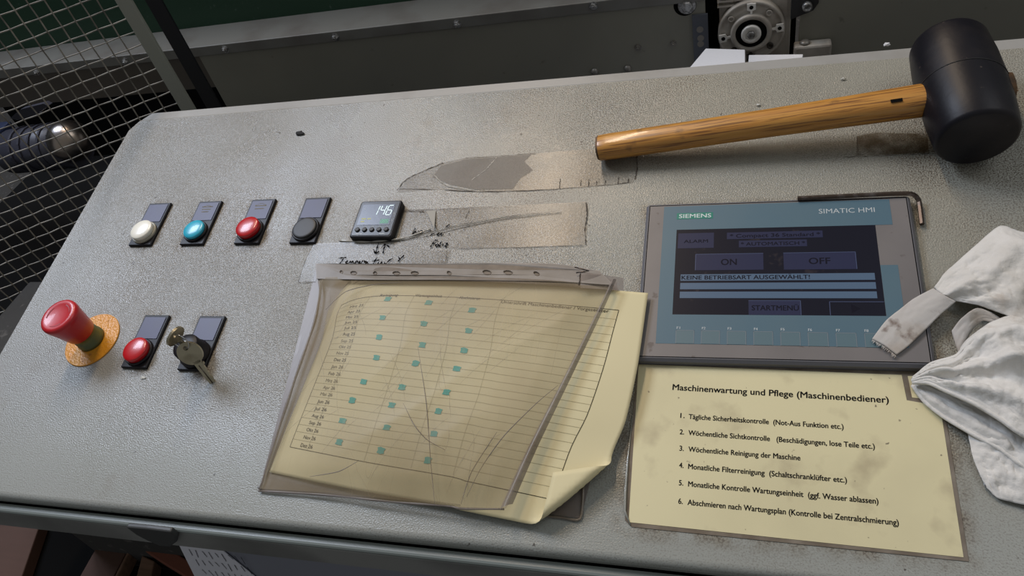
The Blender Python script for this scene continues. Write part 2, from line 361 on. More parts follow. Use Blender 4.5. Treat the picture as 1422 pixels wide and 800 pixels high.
def film_material(name, col, a_lo, a_hi, rough, scale, streak, st=1.0, coat=.12, grain=0):
    m = bpy.data.materials.new(name); m.use_nodes = True; nt = m.node_tree; N = nt.nodes; L = nt.links
    b = N['Principled BSDF']; b.inputs['Roughness'].default_value = rough; b.inputs['Coat Weight'].default_value = coat; b.inputs['Coat Roughness'].default_value = .2
    tc = N.new('ShaderNodeTexCoord')
    def noise_(sc, rot, stretch, det=5):
        mp = N.new('ShaderNodeMapping'); mp.inputs['Rotation'].default_value = (0, 0, rot); mp.inputs['Scale'].default_value = stretch
        L.new(tc.outputs['Object'], mp.inputs[0]); n = N.new('ShaderNodeTexNoise'); n.inputs['Scale'].default_value = sc; n.inputs['Detail'].default_value = det
        L.new(mp.outputs[0], n.inputs['Vector']); return n.outputs['Fac']
    def mr(x, a, bb, c, d):
        r = N.new('ShaderNodeMapRange'); r.inputs[1].default_value = a; r.inputs[2].default_value = bb; r.inputs[3].default_value = c; r.inputs[4].default_value = d; L.new(x, r.inputs[0]); return r.outputs[0]
    def mx(a, c):
        q = N.new('ShaderNodeMath'); q.operation = 'MAXIMUM'; L.new(a, q.inputs[0]); L.new(c, q.inputs[1]); return q.outputs[0]
    n1 = noise_(scale, 0, (1, 1, 1)); alpha = mr(n1, .35, .7, a_lo, a_hi)
    lines = None
    for k, (rot, sc) in enumerate(((.55, 16), (-.5, 22), (1.1, 13), (2.2, 18))):
        n = noise_(sc, rot, (1, .10, 1), 2)
        q = N.new('ShaderNodeMath'); q.operation = 'SUBTRACT'; L.new(n, q.inputs[0]); q.inputs[1].default_value = .5 + .05 * (k - 1.5)
        ab = N.new('ShaderNodeMath'); ab.operation = 'ABSOLUTE'; L.new(q.outputs[0], ab.inputs[0])
        l = mr(ab.outputs[0], .0, .006, streak, 0); lines = l if lines is None else mx(lines, l)
    gate = mr(noise_(9, .3, (1, 1, 1), 3), .42, .60, .0, 1)
    g = N.new('ShaderNodeMath'); g.operation = 'MULTIPLY'; L.new(lines, g.inputs[0]); L.new(gate, g.inputs[1])
    al = mx(alpha, g.outputs[0]); L.new(al, b.inputs['Alpha'])
    x = N.new('ShaderNodeMix'); x.data_type = 'RGBA'; L.new(mr(n1, .4, .7, 0, 1), x.inputs[0]); x.inputs[6].default_value = (*col, 1)
    x.inputs[7].default_value = (col[0] * .66, col[1] * .58, col[2] * .46, 1); L.new(x.outputs[2], b.inputs['Base Color'])
    bp = N.new('ShaderNodeBump'); bp.inputs['Strength'].default_value = .35 * st; bp.inputs['Distance'].default_value = .0015
    ad = N.new('ShaderNodeMath'); ad.operation = 'ADD'; L.new(noise_(30, .6, (1, .25, 1)), ad.inputs[0]); L.new(noise_(50, -.7, (1, .3, 1)), ad.inputs[1])
    L.new(ad.outputs[0], bp.inputs['Height']); L.new(bp.outputs[0], b.inputs['Normal'])
    if grain:
        b2 = N.new('ShaderNodeBump'); b2.inputs['Strength'].default_value = grain; b2.inputs['Distance'].default_value = .0012
        L.new(noise_(420, 0, (1, 1, 1), 1), b2.inputs['Height']); L.new(bp.outputs[0], b2.inputs['Normal']); L.new(b2.outputs[0], b.inputs['Normal'])
    return m
M['film'] = film_material('grubby_clear_film', (.42, .35, .23), .22, .50, .45, 8, .6, .7, .05)
M['film_edge'] = film_material('creased_film_edge', (.27, .235, .215), .62, .85, .38, 20, .9)
M['tape'] = film_material('clear_tape', (.26, .23, .18), .08, .24, .20, 20, .4, .3, 1.0, .9)
M['tape_worn'] = mat('worn_tape_core', (.29, .255, .215), .55, alpha=.36, bump=(160, .3, .5), mix=[(30, .4, .7, (.34, .32, .28), .6)])

# ------------------------------------------------------------------ patches
def polyline(pts):
    pts = [Vector(p) for p in pts]; L = [0]
    for a, b in zip(pts, pts[1:]): L.append(L[-1] + (b - a).length)
    T = L[-1]
    def f(x):
        d = max(0, min(1, x)) * T
        for i in range(len(pts) - 1):
            if d <= L[i + 1] or i == len(pts) - 2:
                k = (d - L[i]) / max(1e-9, L[i + 1] - L[i]); k = max(0, min(1, k))
                # Catmull-Rom for smooth outlines
                p0 = pts[max(0, i - 1)]; p1 = pts[i]; p2 = pts[i + 1]; p3 = pts[min(len(pts) - 1, i + 2)]
                lin = p1.lerp(p2, k)
                cr = 0.5 * ((2 * p1) + (p2 - p0) * k + (2 * p0 - 5 * p1 + 4 * p2 - p3) * k * k + (-p0 + 3 * p1 - 3 * p2 + p3) * k ** 3)
                return lin * .35 + cr * .65
    return f
def pz(*l): return [P(*q) for q in l]
def coons(top, left, bot, right, bump=None):
    """surface from four outlines (top, bottom run left to right; left, right run top to bottom)"""
    T, Lf, Bt, Rt = (polyline(q) for q in (top, left, bot, right))
    c00, c10, c01, c11 = T(0), T(1), Bt(0), Bt(1)
    def f(s, t):
        p = T(s) * (1 - t) + Bt(s) * t + Lf(t) * (1 - s) + Rt(t) * s - (c00 * ((1 - s) * (1 - t)) + c10 * (s * (1 - t)) + c01 * ((1 - s) * t) + c11 * (s * t))
        if bump: p = p + Vector((0, 0, bump(s, t)))
        return p
    return f

# ================================================================== CONSOLE
console = thing('control_console', 'grey hammered-paint sloping machine control console carrying the push buttons and panel', 'console', (-170, -60, 0))
XL, XR, YF, YB = -672, 560, -310, 190
m = MB()
outline = [(XL, YF + 6), (XR, YF + 6), (XR, 176), (XL + 9, 176), (XL, 160)]
m.prism(outline, -3, 0)
m.obj('desk_top', DESK, console, rel=True)
m = MB()                                      # rounded front nosing
def nose(s, t):
    a = t * math.pi / 2; x = XL + (XR - XL) * s
    return (x, YF + 6 - 6 * math.sin(a), -6 + 6 * math.cos(a))
m.grid(nose, 1, 8); m.box(XL, XR, YF, YF + 3, -15, -6)
m.obj('front_nosing', DESK, console, rel=True)
m = MB()                                      # folded back lip, a shade smoother
m.add([(XL + 9, 176, 0), (XR, 176, 0), (XR, 178, -.6), (XL + 10.5, 178, -.6), (XR, YB, -1.2), (XL + 21, YB, -1.2), (XR, YB + 1, -40), (XL + 21, YB + 1, -40)],
      [(0, 1, 2, 3), (3, 2, 4, 5), (5, 4, 6, 7)])
m.obj('back_lip', M['lip'], console, rel=True)
m = MB(); m.box(XL, XL + 2, YF + 3, 160, -120, -3)
m.add([(XL, 160, -3), (XL + 21, YB, -3), (XL + 21, YB, -120), (XL, 160, -120)], [(0, 1, 2, 3)])
m.obj('side_panel', M['lip'], console, rel=True)
# front fascia, upright, below a dark gap and a rounded trim (world frame profile)
def yz(Y, Z): return (Y * CT + Z * ST, -Y * ST + Z * CT)      # world -> desk
def strip(prof, mt, name, x0=XL, x1=XR):
    q = MB(); n = len(prof); v = []
    for x in (x0, x1):
        for Y, Z in prof: a, b = yz(Y, Z); v.append((x, a, b))
    q.add(v, [(i, i + 1, n + i + 1, n + i) for i in range(n - 1)], False)
    return q.obj(name, mt, console, rel=True)
strip([(-300, -66), (-302, -70), (-303, -80)], M['black'], 'seal_gap')
prof = [(-304, -71.5)] + [(-309 - 2.6 * math.sin(a * math.pi / 5), -73.8 + 2.6 * math.cos(a * math.pi / 5)) for a in range(6)]
strip(prof, M['trim'], 'trim_bead')
strip([(-309, -77), (-310.5, -79), (-310.5, -106), (-309, -108), (-296, -108)], M['fascia'], 'fascia')
# handle recess shell on the fascia
hp = [WY(u, v, -314) for u, v in ((176, 729.5), (205, 732), (238, 736), (247, 743), (246, 751), (238, 757), (224, 756), (205, 748), (190, 740))]
m = MB(); n = len(hp)
v = []
for p in hp: a, b = yz(-311, p[2]); v.append((p[0], a, b))
for p in hp: a, b = yz(-316, p[2]); v.append((p[0], a, b))
m.add(v, [tuple(range(n)), tuple(range(2 * n - 1, n - 1, -1))] + [(i, n + i, n + (i + 1) % n, (i + 1) % n) for i in range(n)])
h = m.obj('handle', mat('grip_dark_grey', (.05, .052, .05), .5), console, rel=True, bevel=1.5, label='dark grip plate below the front rail')
# cabinet body under the right part of the desk
cx0 = WY(250, 757, -292)[0]
m = MB()
q = [yz(-292, -104), yz(-292, -945), yz(150, -945), yz(150, -60)]
m.add([(x, a, b) for x in (cx0 + 2, XR) for a, b in q], [(0, 1, 2, 3), (7, 6, 5, 4), (0, 4, 5, 1), (1, 5, 6, 2), (2, 6, 7, 3), (3, 7, 4, 0)])
m.obj('cabinet_body', M['cabinet'], console, rel=True)
m = MB()
for x in (XL + 20,):
    q = [yz(100, -60), yz(100, -945), yz(130, -945), yz(130, -60)]
    m.add([(xx, a, b) for xx in (x, x + 40) for a, b in q], [(0, 1, 2, 3), (7, 6, 5, 4), (0, 4, 5, 1), (1, 5, 6, 2), (2, 6, 7, 3), (3, 7, 4, 0)])
m.obj('support_leg', M['cabinet'], console, rel=True)

# printed sheet on the cabinet front
sh = [WY(u, v, -293.5) for u, v in ((249, 757), (309, 764), (356, 802), (340, 860), (300, 860))]
m = MB(); v = []
for Y in (-293.2, -293.8):
    for p in sh: a, b = yz(Y, p[2]); v.append((p[0], a, b))
m.add(v, [(0, 1, 2, 3, 4), (9, 8, 7, 6, 5)] + [(i, (i + 1) % 5, 5 + (i + 1) % 5, 5 + i) for i in range(5)])
ds = thing('data_sheet', 'white printed sheet taped to the cabinet front below the fascia', 'paper', (sh[0][0], yz(-293, sh[0][2])[0], yz(-293, sh[0][2])[1]))
m.obj('sheet', M['sheet_white'], ds, rel=True)
m = MB()
random.seed(3)
for k in range(9):
    for j in range(3):
        a = WY(262 + 9 * k + j * 9, 763 + 1.3 * k + j * 14, -294.3); b = WY(262 + 9 * k + j * 9 + 4 + random.random() * 4, 763 + 1.3 * k + j * 14 + 6 + random.random() * 5, -294.3)
        if a[2] > -106: continue
        pa = yz(-294.3, a[2]); pb = yz(-294.3, b[2])
        m.add([(a[0], pa[0], pa[1]), (b[0], pb[0], pb[1]), (b[0] + .8, pb[0], pb[1] + .3), (a[0] + .8, pa[0], pa[1] + .3)], [(0, 1, 2, 3)])
m.obj('print_lines', M['ink'], ds, rel=True)

# ================================================================== PUSH BUTTONS
GB = 'push buttons on black rectangular plates along the console'
def rrect(w, h, r, n=4, cx=0, cy=0):
    out = []
    for sx, sy, a0 in ((1, 1, 0), (-1, 1, 90), (-1, -1, 180), (1, -1, 270)):
        for i in range(n + 1):
            a = math.radians(a0 + 90 * i / n); out.append((cx + sx * (w / 2 - r) + r * math.cos(a), cy + sy * (h / 2 - r) + r * math.sin(a)))
    return out
def button_base(name, label, cat, x, y, rz, group=GB):
    t = thing(name, label, cat, (x, y, 0), rz, group)
    MB().prism(rrect(30.5, 60, 1.2), 0, 3.2, .8).obj('bezel_plate', M['bezel'], t)
    MB().prism(rrect(25.5, 25, .8, cx=0, cy=14.5), 3.2, 3.8, .2).obj('legend_plate', M['plate'], t)
    return t
def push(name, label, x, y, rz, lens, cap_r=13.5, h=10.5, collar=None, dome=1.6):
    t = button_base(name, label, 'push button', x, y, rz)
    cy = -13.5
    MB().lathe([(cap_r + 1.6, 3), (cap_r + 1.6, 5.2), (cap_r + .8, 6)], (0, cy, 0), n=40).obj('collar', collar or M['bezel'], t)
    pr = [(cap_r, 5.5), (cap_r, h - 1.5)] + [(cap_r - 1.5 + 1.5 * math.cos(a), h - 1.5 + 1.5 * math.sin(a)) for a in (.4, .8, 1.2)]
    pr += [(cap_r * k, h + dome * (1 - k * k)) for k in (.8, .6, .4, .2, .03)]
    MB().lathe(pr, (0, cy, 0), n=40).obj('button_cap', lens, t)
    return t
push('push_button', 'white lens push button on its black plate, first in the upper row', -559, 4, 0, M['white_lens'], 13, 11, M['collar'])
b2_ = push('push_button', 'turquoise blue lens push button between the white one and a red one', -490, 3.5, 0, M['blue_lens'], 12.2, 9.5)
b3_ = push('push_button', 'red lens push button between the blue one and the all black one', -420.5, 3, 0, M['red_lens'], 13.2, 11.5)
push('push_button', 'all black push button next to the small temperature display', -353, 2, 0, M['black_cap'], 13.5, 8, None, .3)
push('push_button', 'red lens push button between the emergency stop and the key switch', -490.5, -145.2, 0, M['red_lens'], 13.2, 11.5)
for t, ys in ((b2_, (21, 17.5, 14)), (b3_, (20, 16))):
    q = MB()
    for k, yy in enumerate(ys): q.ribbon([(-7 + k, yy, 3.9), (7 - k * 1.5, yy, 3.9)], 1.0)
    for k in range(6): q.ribbon([(-7 + 2.4 * k, 23.5 - abs(k - 2.5), 3.9), (-5.4 + 2.4 * k, 23.5 - abs(k - 2.5), 3.9)], .6)
    q.obj('legend_print', M['faded'], t)
# key switch
ks = button_base('key_switch', 'black key operated switch on its black plate with a key in the lock', 'key switch', -423.5, -145.7, 0, None)
MB().lathe([(15, 3), (15, 7), (13.5, 8), (13, 20), (12, 21.5), (5, 21.5)], (0, -13.5, 0), n=40).obj('barrel', M['bezel'], ks)
MB().lathe([(5, 20), (5, 22.3), (4.5, 22.6)], (0, -13.5, 0), n=24).obj('lock_core', M['bolt_dark'], ks)
KX, KY = -423.5, -159.2
def key_bow(mb, c, u, w, r, hole_off, th=2.2):
    """round bow with a hole: ring plate in the plane of u, w"""
    c, u, w = Vector(c), Vector(u).normalized(), Vector(w).normalized(); nn = u.cross(w)
    n = 32; v = []
    for s_ in (-1, 1):
        for i in range(n):
            a = 2 * math.pi * i / n; v.append(c + u * (r * math.cos(a)) + w * (r * math.sin(a) * .96) + nn * (s_ * th / 2))
        for i in range(n):
            a = 2 * math.pi * i / n; v.append(c + u * (hole_off + 2.3 * math.cos(a)) + w * (2.3 * math.sin(a)) + nn * (s_ * th / 2))
    f = []
    for i in range(n):
        j = (i + 1) % n
        f += [(i, n + i, n + j, j), (2 * n + i, 2 * n + j, 3 * n + j, 3 * n + i), (i, j, 2 * n + j, 2 * n + i), (n + i, 3 * n + i, 3 * n + j, n + j)]
    mb.add(v, f)
# key standing in the lock
c1 = P(243.5, 467, 47)
k1 = thing('key', 'round bowed key standing in the lock of the key switch', 'key', (KX, KY, 22), 0, 'two keys of the key switch')
m = MB(); A = Vector((KX, KY, 22)); Bc = Vector(c1); u_ = (Bc - A).normalized(); w_ = Vector((.62, -.25, .62)).cross(u_).normalized()
key_bow(m, Bc, u_, w_, 10.5, 3.5)
m.obj('bow', M['brass'], k1, rel=True)
m = MB(); m.tube([A - u_ * 4, A + (Bc - A) * .5, Bc - u_ * 8.5], [2.6, 2.6, 3.2], 6, smooth=False); m.obj('key_blade', M['brass'], k1, rel=True)
# hanging key resting across the switch
hc = Vector(P(264, 490.5, 30)); ht = Vector(P(291, 525, 4)); u_ = (ht - hc).normalized(); w_ = Vector((.9, .5, .25)); w_ = (w_ - u_ * w_.dot(u_)).normalized()
k2 = thing('key', 'second key hanging from the ring with its blade pointing down to the desk', 'key', (hc.x, hc.y, 30), 0, 'two keys of the key switch')
m = MB(); key_bow(m, hc, -u_, w_, 12, 6.2); m.obj('bow', M['brass'], k2, rel=True)
m = MB(); nn = u_.cross(w_); v = []
prof = [(9, 4.5), (12, 3.9), (13, 5.2), (15, 5.2), (16, 3.6), (20, 3.6), (22, 2.7), (25, 3.5), (27, 2.5), (30, 3.4), (33, 2.4), (36, 3.3), (39, 2.6), (43, 1.6)]
for s_ in (-1, 1):
    for a, hw in prof: v.append(hc + u_ * a + w_ * hw + nn * (s_ * 1.1))
    for a, hw in prof: v.append(hc + u_ * a - w_ * min(3.3, hw + .3) + nn * (s_ * 1.1))
n = len(prof); f = []
for i in range(n - 1):
    f += [(i, i + 1, n + i + 1, n + i), (2 * n + i, 3 * n + i, 3 * n + i + 1, 2 * n + i + 1), (i, 2 * n + i, 2 * n + i + 1, i + 1), (n + i, n + i + 1, 3 * n + i + 1, 3 * n + i)]
f += [(0, n, 3 * n, 2 * n), (n - 1, 3 * n - 1, 4 * n - 1, 2 * n - 1)]
m.add(v, f); m.obj('key_blade', M['brass'], k2, rel=True)
m = MB(); m.tube([hc + u_ * 14 + nn * 1.2, hc + u_ * 41 + nn * 1.2], .5, 4); m.obj('blade_groove', M['dark_steel'], k2, rel=True)
h1 = Bc + Vector((0, 0, 0)) + (Bc - A).normalized() * 3.5; h2 = hc - u_ * 6.2
mid = (h1 + h2) / 2; du = (h2 - h1); rr = du.length / 2; du.normalize(); dv = Vector((0.2, .3, 1)); dv = (dv - du * dv.dot(du)).normalized()
kr = thing('key_ring', 'thin steel wire ring joining the two keys', 'key ring', tuple(mid))
m = MB(); m.tube([mid + du * ((rr + .6) * math.cos(a)) + dv * ((rr + .6) * math.sin(a)) for a in [2 * math.pi * i / 36 for i in range(36)]], .55, 6, closed=True)
m.obj('wire', M['steel'], kr, rel=True)

# emergency stop
ex, ey = -559.5, -144.3
es = thing('emergency_stop', 'red mushroom emergency stop button on a round yellow plate', 'emergency stop', (ex, ey, 0))
m = MB(); m.lathe([(30.5, .05), (30.5, 1.2), (30.1, 1.5), (16, 1.5)], (0, 0, 0), n=64, smooth=False); m.obj('yellow_plate', M['yellow'], es)
m = MB(); m.lathe([(14.2, 1.5), (14.2, 5), (13.4, 6), (13.4, 11), (12.6, 12), (12.6, 17), (13, 17), (13, 20)], n=40); m.obj('collar', M['olive'], es)
m = MB(); prof = [(14, 17), (14.6, 18), (17.6, 36), (19, 43), (19.4, 46), (19.0, 48.2), (17.8, 49.6), (15.5, 50.2), (13, 49.6), (9, 48.9), (4, 48.6), (.3, 48.5)]
m.lathe(prof, n=48); m.obj('mushroom_head', M['estop_red'], es)
m = MB()
for k in range(3):
    pts = [(12.5 * math.cos(a), 12.5 * math.sin(a), 49.75) for a in [k * 2.094 + .3 + i * .11 for i in range(10)]]
    m.ribbon(pts, [.4 + 1.0 * (i / 9) for i in range(10)])
m.obj('twist_arrow', mat('twist_arrow_red', (.33, .01, .015), .45), es)

# temperature controller
tcx, tcy = -273.5, -3
tp = thing('temperature_controller', 'small square black temperature display reading 146', 'temperature controller', (tcx, tcy, 0), math.radians(-1))
MB().prism(rrect(47, 47, 3.5), 0, 7.5, 1.2).obj('housing', M['bezel'], tp, label='black bezel')
MB().prism(rrect(43.5, 43.5, 2.6), 7.5, 7.8, .2).obj('rim_line', mat('rim_grey', (.10, .10, .11), .4), tp)
MB().prism(rrect(42.9, 42.9, 2.4), 7.6, 8.1, .2).obj('front_foil', mat('front_foil', (.022, .024, .032), .3), tp)
MB().prism(rrect(36, 26.5, .6, cx=-.8, cy=4.6), 8.1, 8.35).obj('screen', mat('lcd_blue_grey', (.05, .055, .075), .25, emit=((.16, .2, .30), .18)), tp)
m = MB()
def seg(mb, cx, cy, w, h, segs, sl, z, t):
    a = {'a': ((-w / 2, h / 2), (w / 2, h / 2)), 'b': ((w / 2, h / 2), (w / 2, 0)), 'c': ((w / 2, 0), (w / 2, -h / 2)), 'd': ((-w / 2, -h / 2), (w / 2, -h / 2)),
         'e': ((-w / 2, -h / 2), (-w / 2, 0)), 'f': ((-w / 2, 0), (-w / 2, h / 2)), 'g': ((-w / 2, 0), (w / 2, 0))}
    for s_ in segs:
        (x0, y0), (x1, y1) = a[s_]; d = Vector((x1 - x0, y1 - y0)).normalized() * .45
        mb.ribbon([(cx + x0 + d.x + sl * y0, cy + y0 + d.y, z), (cx + x1 - d.x + sl * y1, cy + y1 - d.y, z)], t)
seg(m, -2.2, 9.8, 5.2, 12, 'bc', .12, 8.5, .9); seg(m, 5.5, 9.8, 5.2, 12, 'fgbc', .12, 8.5, .9); seg(m, 13, 9.8, 5.2, 12, 'acdefg', .12, 8.5, .9)
m.obj('digit', mat('lcd_white', (.6, .7, .7), .4, emit=((.75, .95, .95), .55)), tp, label='white lit digits 146')
m = MB(); seg(m, -15, 13, 1.6, 3, 'afed', .05, 8.5, .5); m.obj('unit_symbol', M['print_white'], tp)
MB().box(6, 16, -7.2, -1.2, 8.35, 8.42).obj('green_field', mat('lcd_green_field', (.02, .09, .06), .3, emit=((.02, .18, .10), .3)), tp)
m = MB(); seg(m, 8.3, -4.2, 1.8, 4, 'abcdef', .1, 8.5, .5); seg(m, 11, -4.2, 1.8, 4, 'abcdefg', .1, 8.5, .5); seg(m, 13.7, -4.2, 1.8, 4, 'acdfg', .1, 8.5, .5)
m.obj('digit', mat('lcd_green', (.08, .4, .2), .4, emit=((.1, .6, .3), .3)), tp, label='small green set value digits')
m = MB()
for x, y, w in ((-15.5, -1.6, 5), (-9, -1.6, 4), (-15.5, -5, 4)): m.box(x, x + w, y, y + 1.6, 8.35, 8.45)
m.obj('status_mark', mat('lcd_yellow', (.25, .25, .06), .4, emit=((.35, .36, .08), .35)), tp)
for k in range(5):
    x = -16 + 8 * k
    MB().lathe([(2.6, 8), (2.6, 9.1), (2.0, 9.6)], (x, -14.6, 0), n=20).obj('round_key', M['black_cap'], tp)
    q = MB(); q.ribbon([(x - 1.2, -10.9, 8.3), (x, -10.2, 8.3), (x + 1.2, -10.9, 8.3)], .5); q.obj('key_mark', M['print_white'], tp)
m = MB()
for x, y in ((18.6, 5.5), (18.6, -3.2)): m.ribbon([(x - .7, y + 1, 8.3), (x + .8, y + 1.2, 8.3), (x + .2, y - .8, 8.3), (x + 1.5, y - .6, 8.3)], .45)
m.ribbon([(-16.5, -19.6, 8.3), (-9, -19.6, 8.3)], .8); m.ribbon([(9.5, -19.6, 8.3), (15.5, -19.6, 8.3)], .8)
m.obj('front_print', M['print_white'], tp)

# ================================================================== OPERATOR PANEL
hm = thing('operator_panel', 'grey and petrol touch screen operator panel with eight function keys set into the console', 'operator panel', (104, -76, 0))
MB().prism(rrect(215, 159, 3.5, cx=104, cy=-76), .05, 8, 2.2).obj('frame', M['hmi_frame'], hm, rel=True)
m = MB()
for a, b in (((-.3, .3), (208.3, .3)), ((-.3, -152.3), (208.3, -152.3))): m.box(a[0], b[0], a[1] - .35, a[1] + .35, 7.9, 8.1)
for x in (-.3, 208.3): m.box(x - .35, x + .35, -152.3, .3, 7.9, 8.1)
m.obj('foil_joint', M['black'], hm, rel=True)
m = MB()
m.prism([(0, 0), (208, 0), (208, -152), (0, -152)], 7.5, 8.05); m.obj('front_foil', M['hmi_face'], hm, rel=True)
m = MB()
m.prism([(12.4, -1), (195.5, -1), (195.5, -27.2), (12.4, -27.2)], 8.05, 8.2); m.prism([(12.4, -27.2), (24.4, -27.2), (24.4, -113.4), (12.4, -113.4)], 8.05, 8.2)
m.prism([(12.4, -113.4), (195.3, -113.4), (195.3, -140.4), (12.4, -140.4)], 8.05, 8.2); m.prism([(182.8, -66.8), (195.3, -66.8), (195.3, -113.4), (182.8, -113.4)], 8.05, 8.2)
m.obj('petrol_field', M['hmi_blue'], hm, rel=True)
scr = MB().prism([(24.4, -27.2), (182.7, -27.2), (182.7, -113.4), (24.4, -113.4)], 7.6, 8.12).obj('screen', M['screen'], hm, rel=True)
def rect_edge(mb, x0, x1, y0, y1, z, w, sides='tlbr'):
    if 't' in sides: mb.box(x0, x1, y1 - w, y1, z, z + .05)
    if 'b' in sides: mb.box(x0, x1, y0, y0 + w, z, z + .05)
    if 'l' in sides: mb.box(x0, x0 + w, y0, y1, z, z + .05)
    if 'r' in sides: mb.box(x1 - w, x1, y0, y1, z, z + .05)
ZS = 8.12
for (x0, x1, y0, y1, e) in ((41.1, 95.7, -70.1, -53.5, 'tl'), (111.4, 166, -70.3, -53.5, 'tr'), (26, 56, -47.2, -31.2, ''), (83.7, 122.9, -113.2, -99.7, 'tr'), (143.5, 182.3, -113.2, -100.6, 'tl')):
    MB().box(x0, x1, y0, y1, ZS, ZS + .1).obj('touch_button', M['scr_btn'] if x0 != 143.5 else M['screen'], scr, rel=True)
    if e: q = MB(); rect_edge(q, x0, x1, y0, y1, ZS + .1, .5, e); q.obj('button_edge', M['scr_edge'], scr, rel=True)
m = MB()
for (x0, x1, y0, y1) in ((66.7, 142.5, -38.5, -31.6), (76.4, 130, -47.2, -40.4)): m.box(x0, x1, y0, y1, ZS, ZS + .1)
m.obj('title_field', M['scr_btn'], scr, rel=True)
for (y0, y1) in ((-80.6, -74.2), (-89, -82.8), (-97.6, -91.4)):
    MB().box(29.6, 178, y0, y1, ZS, ZS + .1).obj('message_bar', M['scr_bar'], scr, rel=True)
ZT = ZS + .18
def st_(*a):
    text(*a).obj('screen_text', M['scr_txt'], scr, rel=True)
st_('ALARM', (31, -41.5), (51, -41.5), 3.2, ZT)
st_('* Compact 36 Standard *', (69, -37), (140.5, -37), 3.6, ZT)
st_('* AUTOMATISCH *', (78, -45.6), (128.5, -45.6), 3.4, ZT)
st_('ON', (62, -65), (74.5, -65), 6, ZT); st_('OFF', (130.5, -65), (146.5, -65), 6, ZT)
st_('KEINE BETRIEBSART AUSGEWÄHLT!', (30.4, -79.4), (130.5, -79.4), 3.9, ZT)
st_('STARTMENÜ', (86, -109), (121, -109), 4.6, ZT)
m = MB(); m.add([(159, -111, ZT), (165.5, -107, ZT), (159, -103, ZT)], [(0, 1, 2)])
m.obj('arrow_symbol', M['scr_txt'], scr, rel=True)
MB().box(23.9, 54.9, -15.7, -8.9, 8.2, 8.3).obj('logo_plate', M['print_green'], hm, rel=True, label='green logo field reading SIEMENS')
m = MB(); text('SIEMENS', (25.8, -14.4), (53.2, -14.4), 4.2, 8.38, m); m.obj('logo_letters', mat('logo_white', (.62, .70, .70), .5), hm, rel=True)
m = MB(); text('SIMATIC HMI', (140.8, -13.9), (183.6, -13.9), 4.8, 8.3, m, thin=True); m.obj('series_letters', M['print_white'], hm, rel=True)
for k in range(8):
    x = 28 + 19.75 * k; y1 = -128.2 - .08 * k
    kk = MB().box(x, x + 14, y1 - 11.8, y1, 8.2, 8.35).obj('function_key', M['hmi_key'], hm, rel=True)
    q = MB(); rect_edge(q, x - .2, x + 14.2, y1 - 12, y1 + .2, 8.35, .5, 'tlr'); q.obj('key_outline', M['hmi_line'], kk, rel=True)
    q = MB(); text('F%d' % (k + 1), (x + .3, y1 + 1.3), (x + 3, y1 + 1.3), 2.1, 8.3, q); q.obj('key_number', M['print_white'], kk, rel=True)
# hex key wrapped round its corner
pts = [P(1107.5, 275.5, 10.2), P(1180, 272, 10.2), P(1240, 269.2, 10.2), P(1262, 268.8, 9.6), P(1270, 271, 8), P(1275.2, 277, 5.5), P(1277, 285, 4), P(1280.2, 311.5, 3)]
hk = thing('hex_key', 'L-shaped dark hex key lying round the top corner of the operator panel', 'hex key', pts[3])
dense = []; pf = polyline(pts)
for i in range(41): dense.append(pf(i / 40))
MB().tube(dense, 2.0, 6, smooth=False).obj('shaft', M['dark_steel'], hk, rel=True)

# ================================================================== INSTRUCTION SHEET
ins = thing('instruction_sheet', 'yellow laminated maintenance instruction sheet with six numbered lines below the operator panel', 'sign', (105, -220, 0))
m = MB()
lam = [(-2, -153), (212.5, -153), (214.2, -190), (214.4, -288.2), (2.5, -285.3), (-2.2, -281), (-3.4, -268), (-2.6, -210)]
m.prism(lam, 0.02, .5, .1); m.obj('laminate', M['laminate'], ins, rel=True, label='grimy laminate border')
pp = [(-.9, -155.8), (189.6, -158.8), (190.8, -178.8), (201.5, -180.6), (211.6, -184), (211.7, -285.9), (.4, -282.2)]
MB().prism(pp, .5, .75).obj('paper', M['label_paper'], ins, rel=True)
MB().prism([(193.5, -159.5), (206, -159), (209, -178), (194.5, -176.5)], .5, .75).obj('paper_corner', M['label_paper'], ins, rel=True)
q = MB(); q.tube([(-2.6, -200, 1.0), (-3.6, -235, 1.3), (-3.4, -262, 2.2), (-2.8, -275, 1.9), (1.8, -284, 1.0)], [.3, .7, 1.0, 1.0, .4], 6); q.obj('lifted_edge', M['laminate_clear'], ins, rel=True)
def Z3(x, y): return P(860 + x / 2.58, 480 + y / 2.58, .9)
lines = [('Maschinenwartung und Pflege (Maschinenbediener)', (190, 158), (965, 205), 4.9),
         ('Tägliche Sicherheitskontrolle  (Not-Aus Funktion etc.)', (248, 262), (803, 299), 3.85), ('Wöchentliche Sichtkontrolle   (Beschädigungen, lose Teile etc.)', (247, 320), (915, 370), 3.85),
         ('Wöchentliche Reinigung der Maschine', (247, 379), (648, 411), 3.85), ('Monatliche Filterreinigung  (Schaltschranklüfter etc.)', (246, 441), (815, 491), 3.85),
         ('Monatliche Kontrolle Wartungseinheit  (ggf. Wasser ablassen)', (246, 504), (928, 567), 3.85), ('Abschmieren nach Wartungsplan (Kontrolle bei Zentralschmierung)', (244, 570), (1001, 644), 3.85)]
for k, (t_, a, b, h_) in enumerate(lines):
    q = MB(); text(t_, Z3(*a), Z3(*b), h_, .9, q)
    if k:
        n_ = ((218, 258), (216, 317), (215, 376), (214, 437), (213, 500), (211, 566))[k - 1]
        text('%d.' % k, Z3(*n_), Z3(n_[0] + 15, n_[1] + 1), h_, .9, q)
    q.obj('text_line', M['ink'], ins, rel=True)

